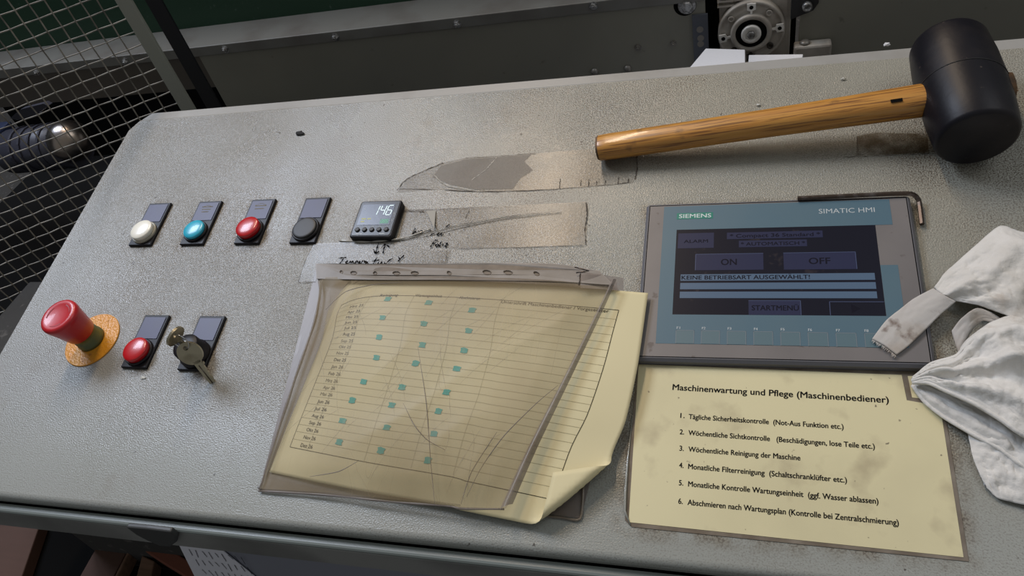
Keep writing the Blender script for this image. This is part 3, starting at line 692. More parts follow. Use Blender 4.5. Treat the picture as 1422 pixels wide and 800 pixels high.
# ================================================================== TAPES AND HANDWRITING
def flat_patch(name, mt, pts, z0, z1, parent, **k):
    return MB().prism([P(u, v, z1)[:2] for u, v in pts], z0, z1).obj(name, mt, parent, rel=True, **k)
def dirt(parent, lines_, name='grime_edge', mt=None, z=.55):
    q = MB()
    for pts, w in lines_:
        f = polyline([P(u, v, z) for u, v in pts]); n = 24
        dd = [f(i / n) for i in range(n + 1)]
        q.ribbon([p + Vector((random.uniform(-.3, .3), random.uniform(-.4, .4), 0)) for p in dd], [w * random.uniform(.1, .95) for _ in dd])
    return props(q.obj(name, mt or GRIME, parent, rel=True), kind='stuff')
GRIME = mat('tape_grime', (.07, .055, .04), .8)
WRINK = mat('tape_wrinkle', (.42, .40, .35), .15, coat=.6)
t1 = thing('clear_tape', 'widest strip of old clear tape, running under the mallet handle end', 'tape', P(720, 240, 0), group=None)
flat_patch('film', M['tape'], ((551, 267), (560, 256), (567, 247), (590, 236), (615, 226), (647, 219), (690, 217), (743, 213), (820, 207), (886, 217), (883, 247), (879, 253), (818, 259), (775, 262), (727, 265), (660, 266), (607, 263)), .02, .4, t1)
flat_patch('worn_area', M['tape_worn'], ((612, 230), (647, 221), (690, 218), (738, 214), (728, 224), (740, 236), (722, 248), (712, 262), (660, 263), (625, 256), (600, 246)), .4, .46, t1)
dirt(t1, [(((615, 226), (567, 247), (551, 264)), 1.4), (((553, 262), (607, 263), (660, 266), (727, 265), (820, 259), (879, 253)), .9), (((884, 216), (885, 232), (882, 249)), 1.6), (((647, 219), (700, 216), (745, 213)), .6)]
     + [(((x, y), (x + 1, y - h)), 1.2) for x, y, h in ((777, 262, 14), (806, 258, 8), (817, 258, 9), (828, 257, 5), (840, 256, 6), (858, 255, 9), (872, 253, 5))])
dirt(t1, [(((655, 250), (675, 235), (690, 218)), 1.5), (((600, 240), (620, 258), (655, 264)), 1.6)], 'wrinkle', WRINK)
t2 = thing('clear_tape', 'creased clear tape strip between the temperature display and the operator panel', 'tape', P(690, 312, 0))
flat_patch('film', M['tape'], ((557, 292), (620, 289), (690, 286), (760, 283), (813, 280), (816, 285), (814, 300), (815, 318), (812, 340), (727, 343), (640, 345), (556, 341)), .42, .8, t2)
dirt(t2, [(((814, 281), (815, 300), (812, 318), (814, 340)), 1.6), (((560, 331), (600, 322), (640, 312), (700, 301), (770, 294)), .8), (((558, 292), (620, 290), (690, 287)), .5), (((640, 345), (727, 343), (810, 341)), .5), (((652, 292), (646, 303)), 1.0), (((655, 308), (640, 322)), 1.0), (((545, 296), (565, 293), (590, 294)), 1.2)], z=.95)
q = MB()
f1 = polyline([P(558, 333, 1.6), P(600, 323, 2.2), P(640, 313.5, 2), P(700, 302, 1.8), P(780, 295, 1.2)]); q.tube([f1(i / 24) for i in range(25)], [.2 + .35 * math.sin(math.pi * i / 24) for i in range(25)], 6)
f1 = polyline([P(470, 334, 1), P(510, 336, 1.4), P(560, 331, 1.8), P(598, 318, 1.6)]); q.tube([f1(i / 24) for i in range(25)], [.3 + .9 * abs(math.sin(i * .7)) for i in range(25)], 6)
q.add([P(592, 293, 1), P(605, 292, 1.2), P(603, 318, 4)], [(0, 1, 2)])
q.obj('raised_crease', WRINK, t2, rel=True)
t3 = thing('clear_tape', 'grubby clear tape under the temperature display with the longer handwriting on it', 'tape', P(520, 360, 0))
flat_patch('film', M['tape'], ((414, 392), (424, 362), (436, 338), (487, 336), (550, 337), (600, 346), (626, 346), (618, 372), (520, 374), (442, 374), (438, 391)), .82, 1.1, t3)
dirt(t3, [(((436, 338), (424, 362), (414, 392)), .6), (((414, 392), (438, 391)), .6), (((621, 347), (618, 368)), .7)], z=1.2)

def hz(l): return [P(470 + x / 6.665, 260 + y / 6.665, 1.25) for x, y in l]
strokes = [[(0, 658), (35, 652), (72, 650)], [(48, 655), (30, 685), (12, 706)], [(58, 694), (85, 684), (78, 678), (70, 705), (95, 702)], [(100, 702), (112, 682), (118, 702), (132, 682), (138, 703), (150, 700)],
           [(152, 712), (165, 680), (178, 684), (170, 698)], [(180, 698), (200, 690), (195, 682), (188, 702), (210, 700)], [(212, 703), (225, 680), (245, 686)], [(262, 686), (243, 692), (250, 708), (268, 690), (268, 708), (278, 706)],
           [(358, 648), (322, 705), (310, 722), (330, 718)], [(312, 684), (350, 676), (378, 674)], [(372, 690), (362, 716), (385, 712), (400, 690), (398, 716)], [(425, 690), (432, 718), (450, 695), (475, 672), (505, 658)],
           [(606, 628), (580, 655), (552, 686)], [(553, 638), (570, 664), (606, 630)], [(540, 708), (550, 716), (546, 710)],
           [(372, 518), (355, 565), (345, 614)], [(326, 574), (342, 614), (376, 592)], [(432, 530), (420, 570), (412, 612)], [(398, 560), (432, 528), (470, 552)],
           [(712, 378), (690, 412), (684, 442), (712, 404), (722, 430), (742, 402), (752, 425), (765, 402), (780, 408)], [(850, 445), (870, 432), (888, 430)], [(935, 418), (912, 440), (938, 444), (955, 420), (948, 444), (975, 436)],
           [(815, 448), (822, 452)], [(1020, 430), (1030, 432)], [(990, 372), (1010, 356), (1028, 343)],
           [(888, 494), (868, 525), (850, 554)], [(888, 494), (905, 490), (920, 492)], [(868, 522), (885, 518), (898, 518)], [(915, 524), (898, 540), (915, 548), (925, 530), (912, 524)], [(955, 498), (940, 525), (934, 548)], [(970, 520), (962, 545)], [(985, 520), (1008, 516), (984, 546), (1010, 544)], [(1000, 528), (1012, 528)]]
h1_ = thing('handwriting', 'black felt pen handwriting reading Temperatur with two arrows', 'handwriting', P(510, 360, 0))
h2_ = thing('handwriting', 'smudged black felt pen words ending in Folie on the creased tape', 'handwriting', P(605, 330, 0))
for i_, st_s in enumerate(strokes):
    m = MB(); f1 = polyline(hz(st_s)); m.ribbon([f1(i / 14) for i in range(15)], [1.5 * (.75 + .35 * math.sin(i * .9 + len(st_s))) for i in range(15)])
    m.obj('pen_stroke', M['felt'], h1_ if i_ < 17 else h2_, rel=True)

# ================================================================== PUNCHED POCKET AND SCHEDULE
pk = thing('punched_pocket', 'torn grubby clear punched pocket lying over the yellow schedule', 'document pocket', P(560, 560, 0))
# rear film, seen as a corner below the schedule
m = MB(); back = [P(u, v, .5)[:2] for u, v in ((440, 369), (854, 388), (868, 440), (848, 560), (806, 720), (705, 707), (360, 681))]
m.prism(back, .1, .6); m.obj('rear_film', M['film_edge'], pk, rel=True)
m = MB(); f1 = polyline(pz((752, 716, 1.2), (780, 719, 1.6), (805, 722, 1.4), (809, 700, 2), (810, 676, 2.5))); m.tube([f1(i / 16) for i in range(17)], 1.0, 6)
m.obj('rear_hem', M['laminate'], pk, rel=True)
def shbump(s, t):
    return 4.5 * math.sin(math.pi * s) * math.sin(math.pi * t) + 2.2 * math.sin(7 * s + 3 * t) * math.sin(math.pi * s) * math.sin(math.pi * t)
sheet = coons(pz((489, 389, 5), (560, 389, 9), (667, 391, 12), (747, 395, 13), (827, 401, 14), (900, 407, 13)),
              pz((489, 389, 5), (474, 404, 8), (455, 433, 10), (447, 472, 10), (418, 545, 8), (396, 599, 6), (374, 656, 2)),
              pz((374, 656, 2), (496, 681, 5), (618, 702, 6), (637, 708, 6), (740, 729, 6), (822, 746, 8)),
              pz((900, 407, 13), (886, 506, 12), (869, 584, 10), (848, 637, 8), (822, 746, 8)), shbump)
# parameters where the turned-up corner starts
F1 = (1.0, .700); F2 = (.825, 1.0)
def corner(s, t): return (s - F2[0]) / (1 - F2[0]) + (t - F1[1]) / (1 - F1[1]) - 1      # > 0 beyond the fold
sd = thing('schedule_sheet', 'loose yellow maintenance schedule with teal marks and a turned-up corner', 'paper', P(640, 560, 0))
m = MB(); NX, NY = 72, 54
vs = []; idx = {}; fs = []
def clampfold(s, t):
    c = corner(s, t)
    if c <= 0: return sheet(s, t)
    # the corner rolls back over the sheet
    fs_, ft_ = s - c * (1 - F2[0]) * .5, t - c * (1 - F1[1]) * .5
    base = sheet(fs_, ft_); out = Vector((.80, -.60, 0)); d = c * 34
    r = 5.0; a = min(d / r, 2.75); over = max(0, d - 2.75 * r)
    q = out * (r * math.sin(a)) + Vector((0, 0, r * (1 - math.cos(a)))) + Vector((-.80, .60, -.10)) * over * .95
    return base + q
m.grid(clampfold, NX, NY)
m.obj('paper', M['paper'], sd, rel=True, solid=.15)
def warp(s, t):
    return t + .125 * math.exp(-max(0, s - .045) / .05) * (1 - t) ** 5
def on(s, t, lift=.35):
    p = sheet(s, warp(s, t)); return (p.x, p.y, p.z + lift)
def sline(mb, a, b, w, n=24):
    mb.ribbon([on(a[0] + (b[0] - a[0]) * i / n, a[1] + (b[1] - a[1]) * i / n) for i in range(n + 1)], w)
T0, T1, SL, SR = .088, .885, .050, .918
def sr(t): return SR - (t - T0) / (T1 - T0) * .045
m = MB()
sline(m, (SL, T0 + .02), (SR, T0 + .02), .4, 40); sline(m, (SL, T1 - .01), (sr(T1), T1 + .005), .4, 40)
sline(m, (SL, T0 + .02), (SL, T1 - .01), .3); sline(m, (SR, T0 + .02), (sr(T1), T1 + .005), .45)
m.obj('table_border', M['ink'], sd, rel=True)
m = MB()
for k in range(1, 23):
    t = T0 + .02 + (T1 - T0 - .03) * k / 23; sline(m, (SL, t), (sr(t), t + .008), .24, 40)
for s_ in (.135, .282, .425, .565): sline(m, (s_, T0 + .02), (s_ + (.02 if s_ > .2 else -.02), T1 - .008), .26)
m.obj('table_grid', M['grid_ink'], sd, rel=True)
months = 'Mrz 25,Apr 25,Mai 25,Jun 25,Jul 25,Aug 25,Sep 25,Okt 25,Nov 25,Dez 25,Jan 26,Feb 26,Mrz 26,Apr 26,Mai 26,Jun 26,Jul 26,Aug 26,Sep 26,Okt 26,Nov 26,Dez 26'.split(',')
AR = 297 / 222.0
def stext(mb, body, s0, t, wid, h_): # lettering laid on the curved sheet: s to the right, t downwards
    return text(body, (s0, -t), (s0 + wid, -t), h_, 0, mb, fn=lambda X, Y: on(X, -Y, .45))
m = MB()
for k, w_ in enumerate(months):
    t = .168 + .0333 * k
    if 5 < k < 15 and k != 9: continue
    stext(MB(), w_, .088, t, .042, .0145).obj('month_name', M['ink'], sd, rel=True)
for a_ in (('Reinigung', .165, .112, .06), ('Wartungseinheit', .285, .112, .088), ('Abschmieren', .43, .115, .068), ('Unterschrift Maschinenbediener / Vorgesetzter', .568, .124, .325)):
    stext(MB(), *a_, .0145).obj('column_heading', M['ink'], sd, rel=True)
m = MB()
for k in list(range(6, 9)) + list(range(10, 15)): stext(MB(), months[k], .088, .168 + .0333 * k, .042, .0145).obj('month_name', M['faded'], sd, rel=True, label='faded month name')
marks = [(.197, .132), (.341, .144), (.487, .169), (.210, .235), (.35, .253), (.492, .269), (.211, .338), (.357, .355), (.489, .362), (.224, .436), (.353, .443), (.482, .446),
         (.21, .55), (.337, .553), (.473, .554), (.197, .64), (.326, .638), (.471, .641), (.192, .732), (.336, .734), (.481, .735), (.205, .824), (.342, .83), (.487, .841)]
for k, (a, b) in enumerate(marks):
    w_, h_ = .0115, .013
    pts = [(-1, -.8), (-.3, -1.0), (.5, -.9), (1.1, -.7), (.9, .1), (1.05, .8), (.2, 1.0), (-.9, .85), (-.8, 0)]
    c0 = [sheet(a + x * w_ * random.uniform(.85, 1.1) * .95, b + y * h_ * random.uniform(.85, 1.1)) for x, y in pts]
    MB().add([(p.x, p.y, p.z + .5) for p in c0], [tuple(range(len(c0)))]).obj('teal_mark', M['teal'], sd, rel=True)
# front film over the sheet
def fbump(s, t):
    e = min(1, 26 * s) * min(1, 16 * t) * min(1, 12 * (1 - s)) * min(1, 10 * (1 - t))
    return e * (13.5 * max(0, math.sin(math.pi * s)) ** .35 * max(0, math.sin(math.pi * t)) ** .4 + 1.6 * noise.noise(Vector((s * 5, t * 4, 1))) + 1.4 * (1 - abs(noise.noise(Vector((s * 3 + t * 2, t * 1.2 - s, 7))) * 2)) ** 3)
front = coons(pz((440, 387, 6), (530, 389, 14), (620, 389, 17), (700, 390, 19), (780, 391, 20), (853, 396, 20)),
              pz((440, 387, 6), (443, 404, 6), (435, 447, 5), (413, 511, 4), (389, 584, 3), (359, 681, 2)),
              pz((359, 681, 2), (447, 686, 5), (545, 696, 9), (623, 702, 12), (642, 706, 13), (703, 706, 15)),
              pz((853, 396, 19), (837, 423, 20), (789, 521, 19), (740, 623, 17), (703, 706, 15)), fbump)
m = MB(); m.grid(front, 80, 60); m.obj('front_film', M['film'], pk, rel=True)
# rolled, folded edges of the film
def edge_tube(name, pts, r, mt=None, sx=None):
    f_ = polyline(pts); q = MB(); n = 30
    q.tube([f_(i / n) for i in range(n + 1)], [r * (.75 + .4 * math.sin(i * .55) ** 2) for i in range(n + 1)], 8); return q.obj(name, mt or M['film_edge'], pk, rel=True)
m = MB()
rp = [P(u, v, z) for u, v, z in ((856, 388, 21), (841, 423, 21), (795, 520, 21), (746, 622, 19), (712, 700, 17))]; lp = [P(u, v, z) for u, v, z in ((848, 392, 22), (833, 424, 23), (785, 520, 22), (733, 622, 20), (694, 708, 18))]
fr_, fl_ = polyline(rp), polyline(lp)
m.grid(lambda s, t: fl_(t) * (1 - s) + fr_(t) * s + Vector((0, 0, 2.6 * math.sin(math.pi * s))), 8, 40); m.obj('folded_edge', M['film_edge'], pk, rel=True)
edge_tube('side_crease', pz((441, 371, 3), (445, 404, 5), (437, 447, 5), (415, 511, 5), (391, 584, 4), (361, 680, 2.5)), 1.3)
edge_tube('bottom_hem', pz((360, 682, 2), (447, 687, 4), (545, 697, 8), (623, 703, 11), (642, 706.5, 12), (700, 707, 14)), .9)
m = MB(); fl_ = polyline(pz((444, 388, 5), (447, 404, 6), (440, 447, 6), (418, 511, 6), (394, 584, 5), (364, 679, 3))); fr_ = polyline(pz((488, 388, 7), (470, 412, 10), (456, 447, 11), (430, 520, 9), (404, 590, 7), (374, 660, 4)))
m.grid(lambda s, t: fl_(t) * (1 - s) + fr_(t) * s + Vector((0, 0, 1.5 + 2 * math.sin(math.pi * s) + .8 * math.sin(9 * t + 3 * s))), 10, 40); m.obj('side_pleat', M['film'], pk, rel=True)
m = MB(); fl_ = polyline(pz((361, 679, 3), (447, 684, 5), (545, 694, 9), (640, 704, 12))); fr_ = polyline(pz((374, 658, 4), (447, 671, 7), (545, 689, 10), (640, 701, 13)))
m.grid(lambda s, t: fl_(t) * (1 - s) + fr_(t) * s + Vector((0, 0, .8)), 4, 40); m.obj('bottom_pleat', M['film'], pk, rel=True)
# punched binding strip with real holes
zA = 5
def strip_map():
    tp_ = polyline(pz((439, 367, 5), (530, 367, 10), (620, 366.5, 13), (700, 366, 15), (775, 367.5, 14), (832, 377, 16)))
    bt_ = polyline(pz((440, 388, 6.5), (530, 389.5, 14.5), (620, 389.5, 17.5), (700, 390.5, 19.5), (780, 392, 20.5), (853, 397, 20.5)))
    return lambda s, t: tp_(s) * (1 - t) + bt_(s) * t
sm_ = strip_map()
holes = [(485, .55, 1.8, 2.2), (503, .6, 3.6, 2.4), (534, .6, 2.2, 2.2), (565, .6, 4.0, 2.3), (591, .6, 4.2, 2.3), (640, .6, 2.3, 2.4), (691, .55, 4.4, 2.6), (719, .55, 4.4, 2.4), (754, .6, 2.6, 2.4)]
hu = []
for u, t, a, b in holes: hu.append(((u - 439) / (843 - 439) * 300, t * 20 - 10, a, b))
cu = bpy.data.curves.new('s', 'CURVE'); cu.dimensions = '2D'; cu.fill_mode = 'BOTH'
def spl(pts):
    sp = cu.splines.new('POLY'); sp.points.add(len(pts) - 1)
    for i, (x, y) in enumerate(pts): sp.points[i].co = (x, y, 0, 1)
    sp.use_cyclic_u = True
spl([(300 * i / 60, 10) for i in range(61)] + [(300 - 300 * i / 60, -10) for i in range(61)])
for x, y, a, b in hu: spl([(x + a * math.cos(-k * math.pi / 8), y + b * math.sin(-k * math.pi / 8)) for k in range(16)])
ob = bpy.data.objects.new('s', cu); C.objects.link(ob); bpy.context.view_layer.update()
me = bpy.data.meshes.new_from_object(ob.evaluated_get(bpy.context.evaluated_depsgraph_get()))
m = MB(); m.add([sm_(v.co.x / 300, (v.co.y + 10) / 20) + Vector((0, 0, 1.2)) for v in me.vertices], [tuple(p.vertices) for p in me.polygons])
bpy.data.objects.remove(ob); bpy.data.curves.remove(cu); bpy.data.meshes.remove(me)
q = MB(); q.grid(lambda s, t: sm_(s, t) + Vector((0, 0, .3)), 40, 2); q.obj('rear_strip', mat('grimy_rear_strip', (.17, .135, .10), .5, mix=[(90, .4, .7, (.09, .07, .05), .7)]), pk, rel=True)
m.obj('binding_strip', M['film_strip'], pk, rel=True, label='punched film strip along the top')
m = MB()
for x, y, a, b in hu: m.tube([sm_((x + a * math.cos(k * math.pi / 8)) / 300, (y + b * math.sin(k * math.pi / 8) + 10) / 20) + Vector((0, 0, 1.3)) for k in range(16)], .28, 4, closed=True)
props(m.obj('hole_rims', M['laminate'], pk, rel=True), kind='stuff')
m = MB(); m.grid(lambda s, t: Vector(P(806 + 60 * s, 377 + 9 * s + t * (23 - 6 * s), 21 + 1.5 * math.sin(3 * s) - 8 * s)), 10, 6)
m.obj('folded_corner', M['film_edge'], pk, rel=True)
m = MB()
for a, b in (((798, 371), (818, 376)), ((818, 376), (800, 379)), ((806, 380), (804, 396))): m.tube([P(*a, 21), P(*b, 21.5)], .5, 5)
m.obj('corner_crease', M['dark_steel'], pk, rel=True)
# scratches and creases of the front film
m = MB()
def inv_front(pts, lift=.4):
    out = []
    for s_, t_ in pts: p = front(s_, t_); out.append((p.x, p.y, p.z + lift))
    return out
random.seed(11)
for k in range(46):
    s0, t0 = random.uniform(.08, .9), random.uniform(.1, .85); a = random.choice((2.15, 2.3, 1.2, .95, 2.0)) + random.uniform(-.25, .25); L_ = random.uniform(.06, .30)
    pts = [(min(.98, max(.02, s0 + L_ * (i / 10 - .5) * math.cos(a) * .75 + .01 * math.sin(i * .3 + k))), min(.98, max(.02, t0 + L_ * (i / 10 - .5) * math.sin(a)))) for i in range(11)]
    m.ribbon(inv_front(pts), [random.uniform(.12, .5) * math.sin(math.pi * (i + .5) / 11) for i in range(11)])
m.obj('scratches', mat('film_scratch', (.24, .19, .13), .5, alpha=.6), pk, rel=True)
m = MB()
for (x0, y0, x1, y1, b_) in ((330, 720, 440, 560, 4), (365, 560, 380, 455, -2)): pass
cre = [((648, 690), (668, 650), (700, 605), (745, 560), (775, 535)), ((640, 700), (655, 655), (690, 600)), ((604, 703), (598, 640), (592, 560), (580, 480)), ((452, 430), (480, 405), (520, 395), (560, 392)), ((498, 640), (470, 655), (430, 662)), ((560, 560), (575, 590), (592, 610), (618, 625))]
for c_ in cre:
    f1 = polyline([P(u, v, 27 if 560 < u < 790 and v < 640 else 21) for u, v in c_]); m.tube([f1(i / 20) for i in range(21)], [.12 + .25 * math.sin(math.pi * i / 20) for i in range(21)], 5)
m.obj('film_creases', M['film_edge'], pk, rel=True)

# ================================================================== MALLET
HC = Vector((256, 92, 34.6)); HD = Vector((.06, -1, 0)).normalized(); RH, HL = 32, 56.5
ml = thing('mallet', 'black rubber mallet with a varnished wooden handle lying on the console', 'mallet', (258.5, 101, 0))
prof = [(.3, -HL), (RH * .86, -HL), (RH * .93, -HL + 1.2), (RH * .97, -HL + 4), (RH * 1.035, -HL * .5), (RH * 1.055, 0), (RH * 1.035, HL * .5), (RH * .97, HL - 4), (RH * .93, HL - 1.2), (RH * .86, HL), (.3, HL)]
MB().lathe(prof, HC, HD, 56).obj('head', M['rubber'], ml, rel=True)
m = MB()
for hh in (0.0,):
    m.tube([HC + HD * hh + Vector((math.cos(a), 0, math.sin(a))) * (RH * 1.055 + .1) for a in [2 * math.pi * i / 48 for i in range(48)]], .45, 4, closed=True)
m.obj('mould_seam', M['black_cap'], ml, rel=True)
hA = Vector(P(829.5, 206, 14)); hB = Vector(P(1284, 139, 35)); hd = (hB - hA).normalized(); side = Vector((0, 0, 1)).cross(hd).normalized(); upv = hd.cross(side)
Lh = (hB - hA).length + 64
m = MB(); v = []; f = []; n = 28; stn = [(0, 11.2, 9.4), (.006, 12.3, 10.2), (.03, 12.8, 10.6), (.2, 12.6, 10.8), (.45, 12.4, 11.2), (.62, 13.2, 11.6), (.74, 13.8, 12.0), (.80, 14.2, 12.2), (.985, 13.2, 11.6), (1.0, 12.0, 10.6)]
for t, a, b in stn:
    c = hA + hd * (Lh * t)
    for i in range(n):
        th = 2 * math.pi * i / n; ca, sa = math.cos(th), math.sin(th); e = .82
        v.append(c + side * (a * math.copysign(abs(ca) ** e, ca)) + upv * (b * math.copysign(abs(sa) ** e, sa)))
for k in range(len(stn) - 1):
    for i in range(n): j = (i + 1) % n; f.append((k * n + i, k * n + j, (k + 1) * n + j, (k + 1) * n + i))
f += [tuple((len(stn) - 1) * n + i for i in range(n))]
# handle is meshed along its own axis so that the grain runs lengthwise
hob = MB(); Minv = Matrix((hd, side, upv))
hob.add([Minv @ (p - hA) for p in v], f, True)
ho = hob.obj('handle', M['wood'], ml); ho.data.materials.append(M['end_grain'])
for p_ in ho.data.polygons:
    if p_.center.x < .002 or p_.center.x > (Lh - 3) * S: p_.material_index = 1
ho.data.update(); rotm = Minv.transposed().to_4x4(); ho.matrix_local = Matrix.Translation((hA - Vector((258.5, 101, 0))) * S) @ rotm
m = MB(); q0 = hA + hd * (Lh * .735) + upv * 11.2 - side * 5.2; m.add([q0, q0 + hd * 9, q0 + hd * 9 - side * 3.4 - upv * .6, q0 - side * 3.4 - upv * .6], [(0, 1, 2, 3)])
m.v = [tuple(Vector(p) + upv * .55) for p in m.v]; m.obj('handle_chip', M['black'], ml, rel=True)
# scrap splinters at the far side of the head
m = MB(); q = hA + hd * (Lh + .5)
for k in range(5): m.tube([q + side * (k * 2.5 - 6), q + side * (k * 2.5 - 6) + hd * 2 + upv * 2], [1.0, .4], 5)
m.obj('frayed_end', M['tan'], ml, rel=True)

# ================================================================== CLEANING RAG
def fold_fn(seed, amp, fx=3.0, fy=5.0, ridges=()):
    def b(s, t):
        e = min(1, 6 * s, 6 * (1 - s)) * min(1, 6 * t, 6 * (1 - t)); e = max(0, e)
        z = 0
        for (s0, t0, s1, t1, h_, w_) in ridges:
            d = Vector((s1 - s0, t1 - t0)); L_ = d.length; d.normalize(); r = Vector((s - s0, t - t0)); al = max(0, min(L_, r.dot(d))); di = (r - d * al).length
            z += h_ * math.exp(-(di / w_) ** 2)
        z += amp * .38 * (1 - 2.4 * abs(noise.noise(Vector((s * fx * 5.5 + seed, t * fy * 4.2, seed + 9)))))
        z += amp * (1 - 2.2 * abs(noise.noise(Vector((s * fx + seed, t * fy, seed))))) + amp * .5 * noise.noise(Vector((s * fx * 2.7, t * fy * 2.4, seed + 4)))
        return z * (.25 + .75 * e)
    return b
rg = thing('cleaning_rag', 'crumpled white cotton cleaning rag with dirty hems beside the operator panel', 'rag', P(1390, 520, 0))
def cloth(name, top, left, bot, right, bump, mt='cloth', n=60, m_=48, label=None):
    return MB().grid(coons(top, left, bot, right, bump), n, m_).obj(name, M[mt], rg, rel=True, solid=1.3, label=label)
cloth('under_fold', pz((1330, 560, 4), (1370, 545, 8), (1440, 540, 8), (1500, 560, 3)), pz((1330, 560, 4), (1342, 596, 4), (1352, 640, 3), (1368, 676, 2)), pz((1368, 676, 2), (1385, 692, 2), (1405, 698, 2), (1425, 702, 3), (1500, 715, 2)), pz((1500, 560, 3), (1510, 640, 3), (1500, 715, 2)),
      fold_fn(3, 3, 4, 4, ((.05, .3, .8, .9, 4, .08), (.3, 0, .9, .5, 4, .09))))
cloth('upper_cloth', pz((1297, 400, 10), (1312, 380, 10), (1331, 363, 12), (1357, 340, 10), (1389, 315, 8), (1422, 324, 7), (1520, 330, 3)), pz((1297, 400, 10), (1310, 411, 12), (1326, 418, 10)),
      pz((1326, 418, 10), (1357, 425, 12), (1399, 440, 14), (1425, 446, 16), (1530, 470, 5)), pz((1520, 330, 3), (1535, 400, 8), (1530, 470, 5)), fold_fn(8, 2.6, 4, 3, ((.05, .6, .75, .25, 7, .12), (.2, 1, .6, .55, 5, .1), (.45, .1, .9, .75, 5, .1))), n=70)
cloth('loop_band', pz((1322, 460, 5), (1334, 444, 12), (1345, 434, 16), (1358, 428, 15), (1375, 434, 12), (1390, 444, 10)), pz((1322, 460, 5), (1326, 475, 4), (1332, 492, 4)), pz((1332, 492, 4), (1342, 470, 7), (1352, 455, 9), (1364, 446, 10), (1376, 448, 10), (1390, 452, 9)), pz((1390, 444, 10), (1391, 448, 10), (1390, 452, 9)),
      fold_fn(5, .6), 'hem', 30, 12, 'ribbed band standing up in a loop')
cloth('inner_layer', pz((1272, 524, 6), (1312, 535, 6), (1360, 545, 8), (1425, 575, 8), (1500, 590, 6)), pz((1272, 524, 6), (1267, 530, 4), (1267, 536, 3)), pz((1267, 536, 3), (1284, 558, 3), (1310, 579, 4), (1352, 604, 8), (1389, 624, 10), (1424, 650, 9), (1500, 690, 4)), pz((1500, 590, 6), (1505, 640, 5), (1500, 690, 4)),
      fold_fn(12, 1.6, 5, 3, ((.1, .8, .9, .75, 3, .12),)))
cloth('main_fold', pz((1268, 524, 9), (1292, 505, 12), (1326, 494, 14), (1342, 474, 15), (1373, 450, 14), (1400, 440, 15), (1425, 440, 16), (1520, 440, 5)), pz((1268, 524, 9), (1265, 529, 9), (1267, 533, 8)),
      pz((1267, 533, 8), (1290, 532, 13), (1310, 541, 17), (1352, 560, 21), (1390, 583, 22), (1424, 606, 21), (1510, 640, 5)), pz((1520, 440, 5), (1530, 540, 7), (1510, 640, 5)),
      fold_fn(21, 3.4, 3.4, 4.5, ((.15, .55, .75, .45, 7, .07), (.25, .85, .95, .65, 6, .06), (.38, .1, .55, .45, 9, .07), (.55, .2, .95, .3, 8, .08))), n=90, m_=60)
m = MB(); hemf = polyline(pz((1267, 531, 9), (1290, 532, 13.6), (1310, 541, 17.6), (1352, 560, 21.6), (1390, 583, 22.6), (1424, 606, 21.6), (1510, 640, 6)))
m.tube([hemf(i / 50) for i in range(51)], 1.5, 8); m.obj('rolled_hem', M['cloth'], rg, rel=True)
m = MB(); hemf = polyline(pz((1267, 535, 3.5), (1284, 558, 3.6), (1310, 579, 4.6), (1352, 604, 8.6), (1389, 624, 10.6), (1424, 650, 9.6), (1500, 690, 4)))
m.tube([hemf(i / 50) for i in range(51)], 1.3, 8); m.obj('rolled_hem', M['cloth'], rg, rel=True)
cloth('hem_tail', pz((1211, 471, 9.6), (1230, 446, 10), (1250, 430, 10), (1268, 416, 10.5), (1296, 401, 13)), pz((1211, 471, 9.6), (1228, 480, 9.8), (1245, 493, 9.6)), pz((1245, 493, 9.6), (1262, 480, 9.8), (1285, 458, 10), (1306, 437, 11), (1327, 419, 12)), pz((1296, 401, 13), (1312, 411, 15), (1327, 419, 12)),
      fold_fn(9, .5), 'hem', 40, 16, 'dirty ribbed hem lying over the panel corner')
m = MB(); hemf = polyline(pz((1212, 472, 10.2), (1228, 481, 10.3), (1244, 493.5, 10.2))); random.seed(5)
for i in range(26):
    p = hemf(i / 25); m.tube([p, p + Vector((random.uniform(-2, -.3), random.uniform(-2.8, -1), -.3))], [.35, .15], 4)
m.obj('frayed_threads', M['hem'], rg, rel=True)

# ================================================================== CRUMBS
def crumb(name, label, u, v, r, mt, flat=.4, g=None, seed=0):
    p = P(u, v, 0); t = MB(); bm = bmesh.new(); bmesh.ops.create_icosphere(bm, subdivisions=2, radius=1)
    for w in bm.verts: w.co = w.co * r * (1 + .6 * noise.noise(w.co * 2 + Vector((seed, 0, 0)))); w.co.z *= flat; w.co.x *= 1.35; w.co.y *= .75
    for w in bm.verts: w.co += Vector((p[0], p[1], r * flat * .8))
    t.add([tuple(w.co) for w in bm.verts], [tuple(q.index for q in fc.verts) for fc in bm.faces], False); bm.free()
    props(t.obj(name, mt, None, loc=p), label, 'crumb', g)
crumb('dirt_crumb', 'small black crumb of dirt lying above the red and black buttons', 417, 186, 4.2, M['crumb'], .35, seed=1)
crumb('foam_chip', 'pale foam chip on the back lip near the mallet head', 1231, 63.5, 2.2, M['foam'], .8, seed=2)
crumb('foam_chip', 'tiny pale chip touching the middle of the mallet handle', 1053, 147, 1.5, M['chip'], .8, seed=3)
crumb('foam_chip', 'tiny pale chip above the handle, close to the mallet head', 1171, 111, 1.6, M['chip'], .8, seed=4)
crumb('foam_chip', 'pale flake lying below the lower red push button', 199, 525, 2.0, M['chip'], .4, seed=5)
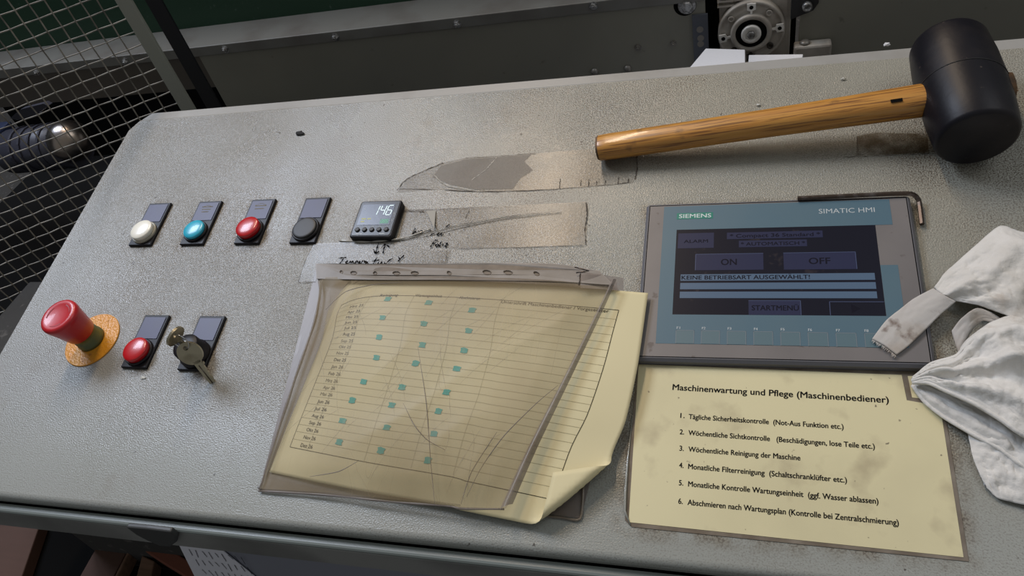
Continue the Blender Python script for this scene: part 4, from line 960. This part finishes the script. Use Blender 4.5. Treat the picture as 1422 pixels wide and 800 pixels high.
# old glue patch below the mallet
gp = thing('glue_residue', 'rectangular brown glue residue on the desk beside the mallet head', 'residue', P(1240, 203, 0))
MB().prism([P(u, v, .05)[:2] for u, v in ((1190, 189), (1215, 184), (1288, 186), (1290, 212), (1250, 214), (1189, 216))], .01, .08).obj('film', film_material('glue_brown', (.20, .155, .09), .0, .5, .6, 60, .3, .5), gp, rel=True)
dirt(gp, [(((1170, 218), (1230, 216), (1290, 213)), .9), (((1190, 190), (1192, 216)), .8)], z=.15)

# ================================================================== MACHINE BEHIND
YM = 480
mc = thing('processing_machine', 'dark grey-green processing machine with a pale bolted ledge behind the console', 'machine', (-200, YM, -945), frame='world')
def wobj(mb, name, mt, parent, **k): return mb.obj(name, mt, parent, rel=True, frame='world', **k)
zlt, zlb = -19, -36
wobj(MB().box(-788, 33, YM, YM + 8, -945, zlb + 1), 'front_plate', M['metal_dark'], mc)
wobj(MB().box(-1700, -788, YM, YM + 8, -95, zlb + 1), 'front_plate', M['metal_dark2'], mc)
wobj(MB().box(-1700, -780, YM + 320, YM + 326, -945, -30), 'shade_backing', M['black'], mc)  # black sheet put in for the dark of the open machine
wobj(MB().box(-1700, -730, 175, YM + 320, -440, -430), 'shade_sheet', M['black'], mc)  # invented black sheet, stands for the shade below the mesh
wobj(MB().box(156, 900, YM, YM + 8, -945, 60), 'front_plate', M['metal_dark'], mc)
wobj(MB().box(20, 160, YM + 120, YM + 124, -945, 60), 'shade_backing', M['black'], mc)  # black sheet standing for the dark in the gearbox gap
wobj(MB().box(-1700, 33, YM - 3, YM + 0, zlb, zlt - 1).box(-1700, 33, YM - 3, YM + 74, zlt - 3, zlt), 'ledge', M['ledge'], mc, bevel=1)
wobj(MB().box(-1700, 20, YM + 74, YM + 90, zlt - 3, 500), 'green_cover', M['green'], mc, label='dark green sheet cover rising behind the ledge')
for k, (u, v) in enumerate(((313, 68.5), (466, 51.5), (635, 33), (824, 8), (175, 85), (52, 100))):
    p = WY(u, v, YM - 3); q = MB(); q.lathe([(6.2, 0), (6.2, 1.2)], p, (0, -1, 0), 20, False); q.lathe([(4.8, 1.2), (4.8, 4.5), (4.0, 5.2)], p, (0, -1, 0), 6, False); q.lathe([(2.4, 5), (2.4, 7.5)], p, (0, -1, 0), 12)
    wobj(q, 'bolt', M['bolt'], mc)
for u, v in ((886, 65.5), (935, 60)):
    p = WY(u, v, YM); q = MB(); q.lathe([(5, 0), (5, 1)], p, (0, -1, 0), 20, False); q.lathe([(3.8, 1), (3.8, 4)], p, (0, -1, 0), 6, False); q.lathe([(1.8, 4), (1.8, 6)], p, (0, -1, 0), 12); wobj(q, 'bolt', M['bolt_dark'], mc)
for u, v in ((826, 99), (872, 95)):
    p = WY(u, v, YM); q = MB(); q.lathe([(6, 0), (5.6, 2.4), (4, 4.4), (2, 5.2), (.2, 5.4)], p, (0, -1, 0), 20); wobj(q, 'bolt', M['bolt_dark'], mc)
# washer and hex bolt by the gap
p = WY(954, 7, YM); q = MB(); q.lathe([(15, 0), (15, .6)], (p[0] - 3, p[1], p[2]), (0, -1, 0), 28, False); wobj(q, 'slot_shadow', M['black'], mc)
q = MB(); q.lathe([(12.5, 0), (12.5, 2), (11.5, 2.6)], p, (0, -1, 0), 32); q.lathe([(7.8, 2.6), (7.8, 7), (6.8, 8)], p, (0, -1, 0), 6, False); wobj(q, 'bolt', M['bolt'], mc, label='large zinc hex bolt on a wide washer')
# slotted plate
a = WY(961, 21, YM - 2); b = WY(983, 88, YM - 2)
q = MB(); q.box(a[0], b[0] + 2, YM - 4, YM - .2, b[2] - 10, a[2]); pl_ = wobj(q, 'slotted_plate', M['plate_blue'], mc)
for u, v in ((972, 41), (973, 53), (973, 61)):
    p = WY(u, v, YM - 4); wobj(MB().lathe([(4.6, 0), (4.6, .5), (2.6, .5), (2.6, .8)], p, (0, -1, 0), 20, False), 'plate_hole', M['bolt_dark'], pl_)
# gear motor
g0 = WY(1043, 44, YM - 6); gx, gz = g0[0], g0[2]
gm = thing('gear_motor', 'cast aluminium gearbox with a round flange and shaft end in the machine opening', 'gearbox', (gx, YM + 20, gz), frame='world')
gy = YM - 6; F = (0, -1, 0)
q = MB(); q.box(gx - 42, gx + 52, gy + 12, gy + 110, gz - 60, gz + 60); wobj(q, 'gear_housing', M['cast'], gm, bevel=6)
for k in range(5): q = MB(); q.box(gx - 44, gx - 8, gy + 6, gy + 60, gz + 36 + 7 * k, gz + 38.5 + 7 * k); wobj(q, 'cooling_fin', M['cast'], gm)
q = MB(); q.lathe([(44, 12), (44, -1), (43, -2), (36.5, -2), (36, 2), (27, 2), (26.5, -4), (25, -5), (20.5, -5), (20, -1)], (gx, gy, gz), F, 56); q.v = q.v
q = MB(); q.lathe([(44, -12), (44, 1), (43, 2), (40.5, 2), (40, 0), (27.5, 0), (27, 6), (25.5, 7), (21, 7), (20.5, 3)], (gx, gy, gz), F, 56); wobj(q, 'flange', M['cast'], gm)
wobj(MB().lathe([(20.4, 3), (20.4, 4.5), (14, 4.5)], (gx, gy, gz), F, 40, False), 'oil_seal', M['black'], gm)
wobj(MB().lathe([(13.2, 4), (13.2, 8), (12, 9), (8, 9), (7.4, 7), (7, 7)], (gx, gy, gz), F, 36), 'shaft_end', M['cast_light'], gm)
wobj(MB().lathe([(5.6, 7), (5.6, 10.5), (4.6, 11.2), (2.6, 11.2), (2.4, 9)], (gx, gy, gz), F, 6, False), 'shaft_bolt', M['bolt'], gm)
for a in (90, 187, 5, 270):
    ca, sa = math.cos(math.radians(a)), math.sin(math.radians(a)); c = (gx + 37 * ca, gz + 37 * sa)
    q = MB(); q.lathe([(5.6, 1.8), (5.6, 4.2), (2.6, 4.2)], (c[0], gy, c[1]), F, 18, False)
    t_ = (-sa, ca)
    v = []
    for yy in (gy - 1.5, gy - 4): 
        for r_, w_ in ((26, 1.2), (33, 1.6), (33, 5.6), (42, 5.6)):
            for s_ in (1, -1): v.append((gx + r_ * ca + s_ * w_ * t_[0], yy, gz + r_ * sa + s_ * w_ * t_[1]))
    fcs = []
    for o_ in (0, 8):
        fcs += [(o_ + 0, o_ + 1, o_ + 3, o_ + 2), (o_ + 4, o_ + 5, o_ + 7, o_ + 6)]
    fcs += [(0, 8, 10, 2), (1, 3, 11, 9), (4, 12, 14, 6), (5, 7, 15, 13), (6, 14, 15, 7), (4, 5, 13, 12)]
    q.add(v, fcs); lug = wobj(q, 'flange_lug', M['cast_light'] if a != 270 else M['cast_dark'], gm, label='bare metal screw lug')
    wobj(MB().lathe([(2.7, 4.1), (2.7, 4.6)], (c[0], gy, c[1]), F, 14, False), 'lug_hole', M['black'], lug)
for a in (48, 140, 228, 318):
    ca, sa = math.cos(math.radians(a)), math.sin(math.radians(a))
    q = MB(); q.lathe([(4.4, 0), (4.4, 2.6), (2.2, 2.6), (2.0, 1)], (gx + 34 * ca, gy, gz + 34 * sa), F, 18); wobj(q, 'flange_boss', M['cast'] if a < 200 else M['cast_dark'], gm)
# foot bracket of the gearbox
a = WY(1106, 44, YM - 4); b = WY(1146, 74, YM - 4)
q = MB(); q.box(gx + 56, b[0] + 6, gy - 14, gy + 4, gz - 60, gz - 22); wobj(q, 'foot', M['cast'], gm, bevel=3)
wobj(MB().lathe([(7, 0), (6, 3), (3, 4.4), (.2, 4.6)], (gx + 70, gy - 5, gz - 22), (0, 0, 1), 20), 'foot_bolt', M['bolt_dark'], gm)
# black bracket with nut
p = WY(1121, 9, YM - 8)
nb = thing('tension_bracket', 'black bracket with a round nut above the gearbox foot', 'bracket', (p[0], YM - 6, p[2]), frame='world')
q = MB(); pts = [(-20, -18), (8, -8), (14, 2), (14, 40), (-20, 40)]
v = [(p[0] + x, yy, p[2] + z) for yy in (YM - 6, YM) for x, z in pts]; q.add(v, [tuple(range(5)), tuple(range(9, 4, -1))] + [(i, 5 + i, 5 + (i + 1) % 5, (i + 1) % 5) for i in range(5)])
wobj(q, 'bracket_plate', M['black_cap'], nb, bevel=1)
q = MB(); q.lathe([(6.4, 0), (6.4, 5), (5, 6.4), (3, 6.4), (2.6, 3)], (p[0], YM - 6, p[2]), F, 24); wobj(q, 'nut', M['bolt'], nb)

# white foam blocks lying in the gap behind the console
a = WZ(980, 67, -72); b = WZ(1034.6, 68.6, -72); c = WZ(960, 90.7, -72); d_ = WZ(1034.8, 84, -72)
def slab(name, label, quad, z0, z1):
    t = thing(name, label, 'foam block', (quad[0][0], quad[0][1], z0), frame='world', group='white foam blocks behind the console')
    q = MB(); q.prism([x[:2] for x in quad], z0, z1, .6); wobj(q, 'block', M['foam'], t, bevel=1)
dx = (c[0] - a[0]) / (c[1] - a[1])
yb = 300
slab('foam_block', 'bigger white foam block wedged between the console and the slotted plate', [a, b, (b[0] + (yb - b[1]) * (d_[0] - b[0]) / min(-1, d_[1] - b[1]), yb), (a[0] + dx * (yb - a[1]), yb)], -300, -72)
a2 = WZ(1040, 76, -92); b2 = WZ(1087, 77.5, -92)
slab('foam_block', 'smaller white foam block below the gearbox flange', [a2, (b2[0] + 25, b2[1] + 0), (b2[0] + 8, yb), (a2[0] - 6, yb)], -300, -92)
sup = MB().box(-40, 260, 215, YM - 4, -318, -300)
props(sup.obj('cable_tray', M['metal_dark2'], None, frame='world', loc=(110, 340, -318)), 'dark sheet metal tray between the console and the machine frame', 'tray')

# ================================================================== MESH FENCE
fp = (-699, 300); TH = math.radians(35); FD = (-math.cos(TH), -math.sin(TH))
fe = thing('mesh_fence', 'woven wire safety fence panel with a grey post beside the console', 'fence', (fp[0], fp[1], -945), frame='world')
q = MB(); q.box(fp[0] - 12, fp[0] + 12, fp[1] - 3, fp[1] + 2, -945, 420); wobj(q, 'post', M['fence'], fe, bevel=1)
q = MB(); q.box(-668, -644, 300, 303, -945, 420); props(q.obj('black_bar', M['fence_black'], None, frame='world', loc=(-656, 301, -945)), 'black upright bar behind the grey fence post', 'bar')
pitch = 18.75
def fpt(l, z, off): return (-711 + FD[0] * l + off * FD[1], 300 + FD[1] * l - off * FD[0], z)
zs = [133 - 18.75 * k for k in range(-12, 22)]
random.seed(2)
for k in range(1, 29):
    l = 2.6 + pitch * k; pts = []
    for j in range(len(zs) * 2 - 1):
        z = zs[0] - j * pitch / 2; off = 1.1 * math.cos(math.pi * (j / 2) + math.pi * k) if j % 2 == 0 else 0
        pts.append(fpt(l, z, off))
    wobj(MB().tube(pts, .95, 4, smooth=False), 'wire', M['wire'], fe)
for k, z in enumerate(zs):
    pts = []
    for j in range(2 * 29):
        l = j * pitch / 2 + 2.6 - (2.6 if j == 0 else 0); off = -1.1 * math.cos(math.pi * (j / 2) + math.pi * k) if j % 2 == 0 else 0
        pts.append(fpt(l, z, off))
    wobj(MB().tube(pts, .95, 4, smooth=False), 'wire', M['wire'], fe)
l = 2.6 + pitch * 28.6
q = MB(); q.tube([fpt(l, -945, 0), fpt(l, 420, 0)], 10, 4, smooth=False); wobj(q, 'post', M['fence'], fe)
q = MB(); q.tube([fpt(0, zs[-1] - 6, 0), fpt(l, zs[-1] - 6, 0)], 6, 4, smooth=False); wobj(q, 'bottom_rail', M['fence'], fe)

# drive unit seen dimly through the mesh
def YP(u, v, Y): return WY(u, v, Y)
c = YP(97, 196, 420)
dm = thing('drive_motor', 'dim blue-grey drive motor with a shiny domed cap behind the wire mesh', 'motor', (c[0], 420, c[2]), frame='world')
q = MB(); q.lathe([(38, -12), (38, 0), (37, 12), (33, 24), (26, 33), (16, 39), (6, 41.5), (.3, 42)], c, (.55, -.65, .45), 40, sx=1.0); wobj(q, 'domed_cap', M['chrome'], dm)
a = YP(60, 215, 430); e = YP(10, 235, 430)
q = MB(); q.lathe([(42, 0), (42, 160)], (c[0] + 2, 424, c[2] - 10), (-1, .02, -.05), 24); wobj(q, 'motor_body', M['motor'], dm)
for k in range(5): q = MB(); q.lathe([(44, 0), (44, 5)], (c[0] - 14 - 24 * k, 424 + .5 * k, c[2] - 10 - k * 1.2), (-1, .02, -.05), 24, False); wobj(q, 'cooling_fin', M['motor'], dm)
q = MB(); q.box(c[0] - 190, c[0] - 150, 400, 460, c[2] - 20, c[2] + 30); wobj(q, 'terminal_box', M['motor_blue'], dm, bevel=4)
t_ = [YP(u, v, 380) for u, v in ((14, 164), (28, 152), (60, 144), (66, 147), (48, 162), (24, 167))]
bp_ = thing('hex_plate', 'pale six-sided sheet metal plate dimly visible through the mesh', 'plate', t_[0], frame='world')
q = MB(); n = 6; v = [(x, y, z) for x, y, z in t_] + [(x, y + 12, z - 2) for x, y, z in t_]
q.add(v, [tuple(range(n)), tuple(range(2 * n - 1, n - 1, -1))] + [(i, n + i, n + (i + 1) % n, (i + 1) % n) for i in range(n)]); wobj(q, 'sheet', M['motor'], bp_)
# dusty machine base between the fence foot and the console
a = WZ(0, 437, -180)
pb = MB(); pb.box(a[0], -690, -150, 95, -945, -180)
props(pb.obj('machine_plinth', M['floor'], None, frame='world', loc=(-830, -30, -945), bevel=3), 'dusty grey plinth block in the gap between console and wire mesh', 'plinth')

# ================================================================== UNDER THE DESK
def board(label, quad, z1, z0, mt, g='boards on the low shelf'):
    q = [WZ(u, v, z1)[:2] for u, v in quad]
    t = thing('board', label, 'board', (q[0][0], q[0][1], z0), 0, g, frame='world')
    b = MB(); b.prism(q, z0, z1); b.obj('plank', mt, t, rel=True, bevel=2)
board('broad brown board lying outermost on the low shelf', ((-30, 712), (56, 725), (26, 812), (-60, 812)), -574, -599, M['board'])
board('brown board with a pale edge strip lying under the reddish one', ((146, 738), (180, 757), (152, 812), (104, 812)), -574, -599, M['board'])
board('narrow pale strip of wood along the brown board', ((181, 757), (184, 758), (157, 812), (153, 812)), -572, -599, M['board_light'])
board('reddish brown board lying across the others below the grip plate', ((160, 738), (206, 744), (280, 790), (276, 812), (225, 781)), -553, -571, M['board_red'])
board('lighter short board end beside the white printed sheet', ((197, 771), (214, 779), (208, 812), (186, 812)), -574, -599, M['board_light'])
xs = (WZ(-60, 812, -600)[0] - 20, -720)
rk = MB().box(xs[0], xs[1], -330, -158, -620, -600).box(xs[0], -985, -158, -40, -620, -600)  # black tone and second slab put the shade between the boards
for x in (xs[0], xs[1] - 20):
    for y in (-330, -178): rk.box(x, x + 20, y, y + 20, -945, -620)
props(rk.obj('storage_shelf', M['black'], None, frame='world', loc=(-900, -240, -945)), 'low storage shelf, blackened as shade, carrying brown boards beside the console', 'shelf')

# ================================================================== HALL
fl = MB().box(-4500, 4500, -3500, 4500, -1000, -950)
props(fl.obj('floor', M['floor'], None, frame='world', loc=(0, 0, -1000)), kind='structure')
wl = mat('hall_wall', (.07, .075, .07), .8)
props(MB().box(-4500, 4500, 4400, 4500, -950, 3500).obj('wall_back', wl, None, frame='world', loc=(0, 4450, -950)), kind='structure')
props(MB().box(-4500, -4400, -3500, 4400, -950, 3500).obj('wall_left', wl, None, frame='world', loc=(-4450, 0, -950)), kind='structure')
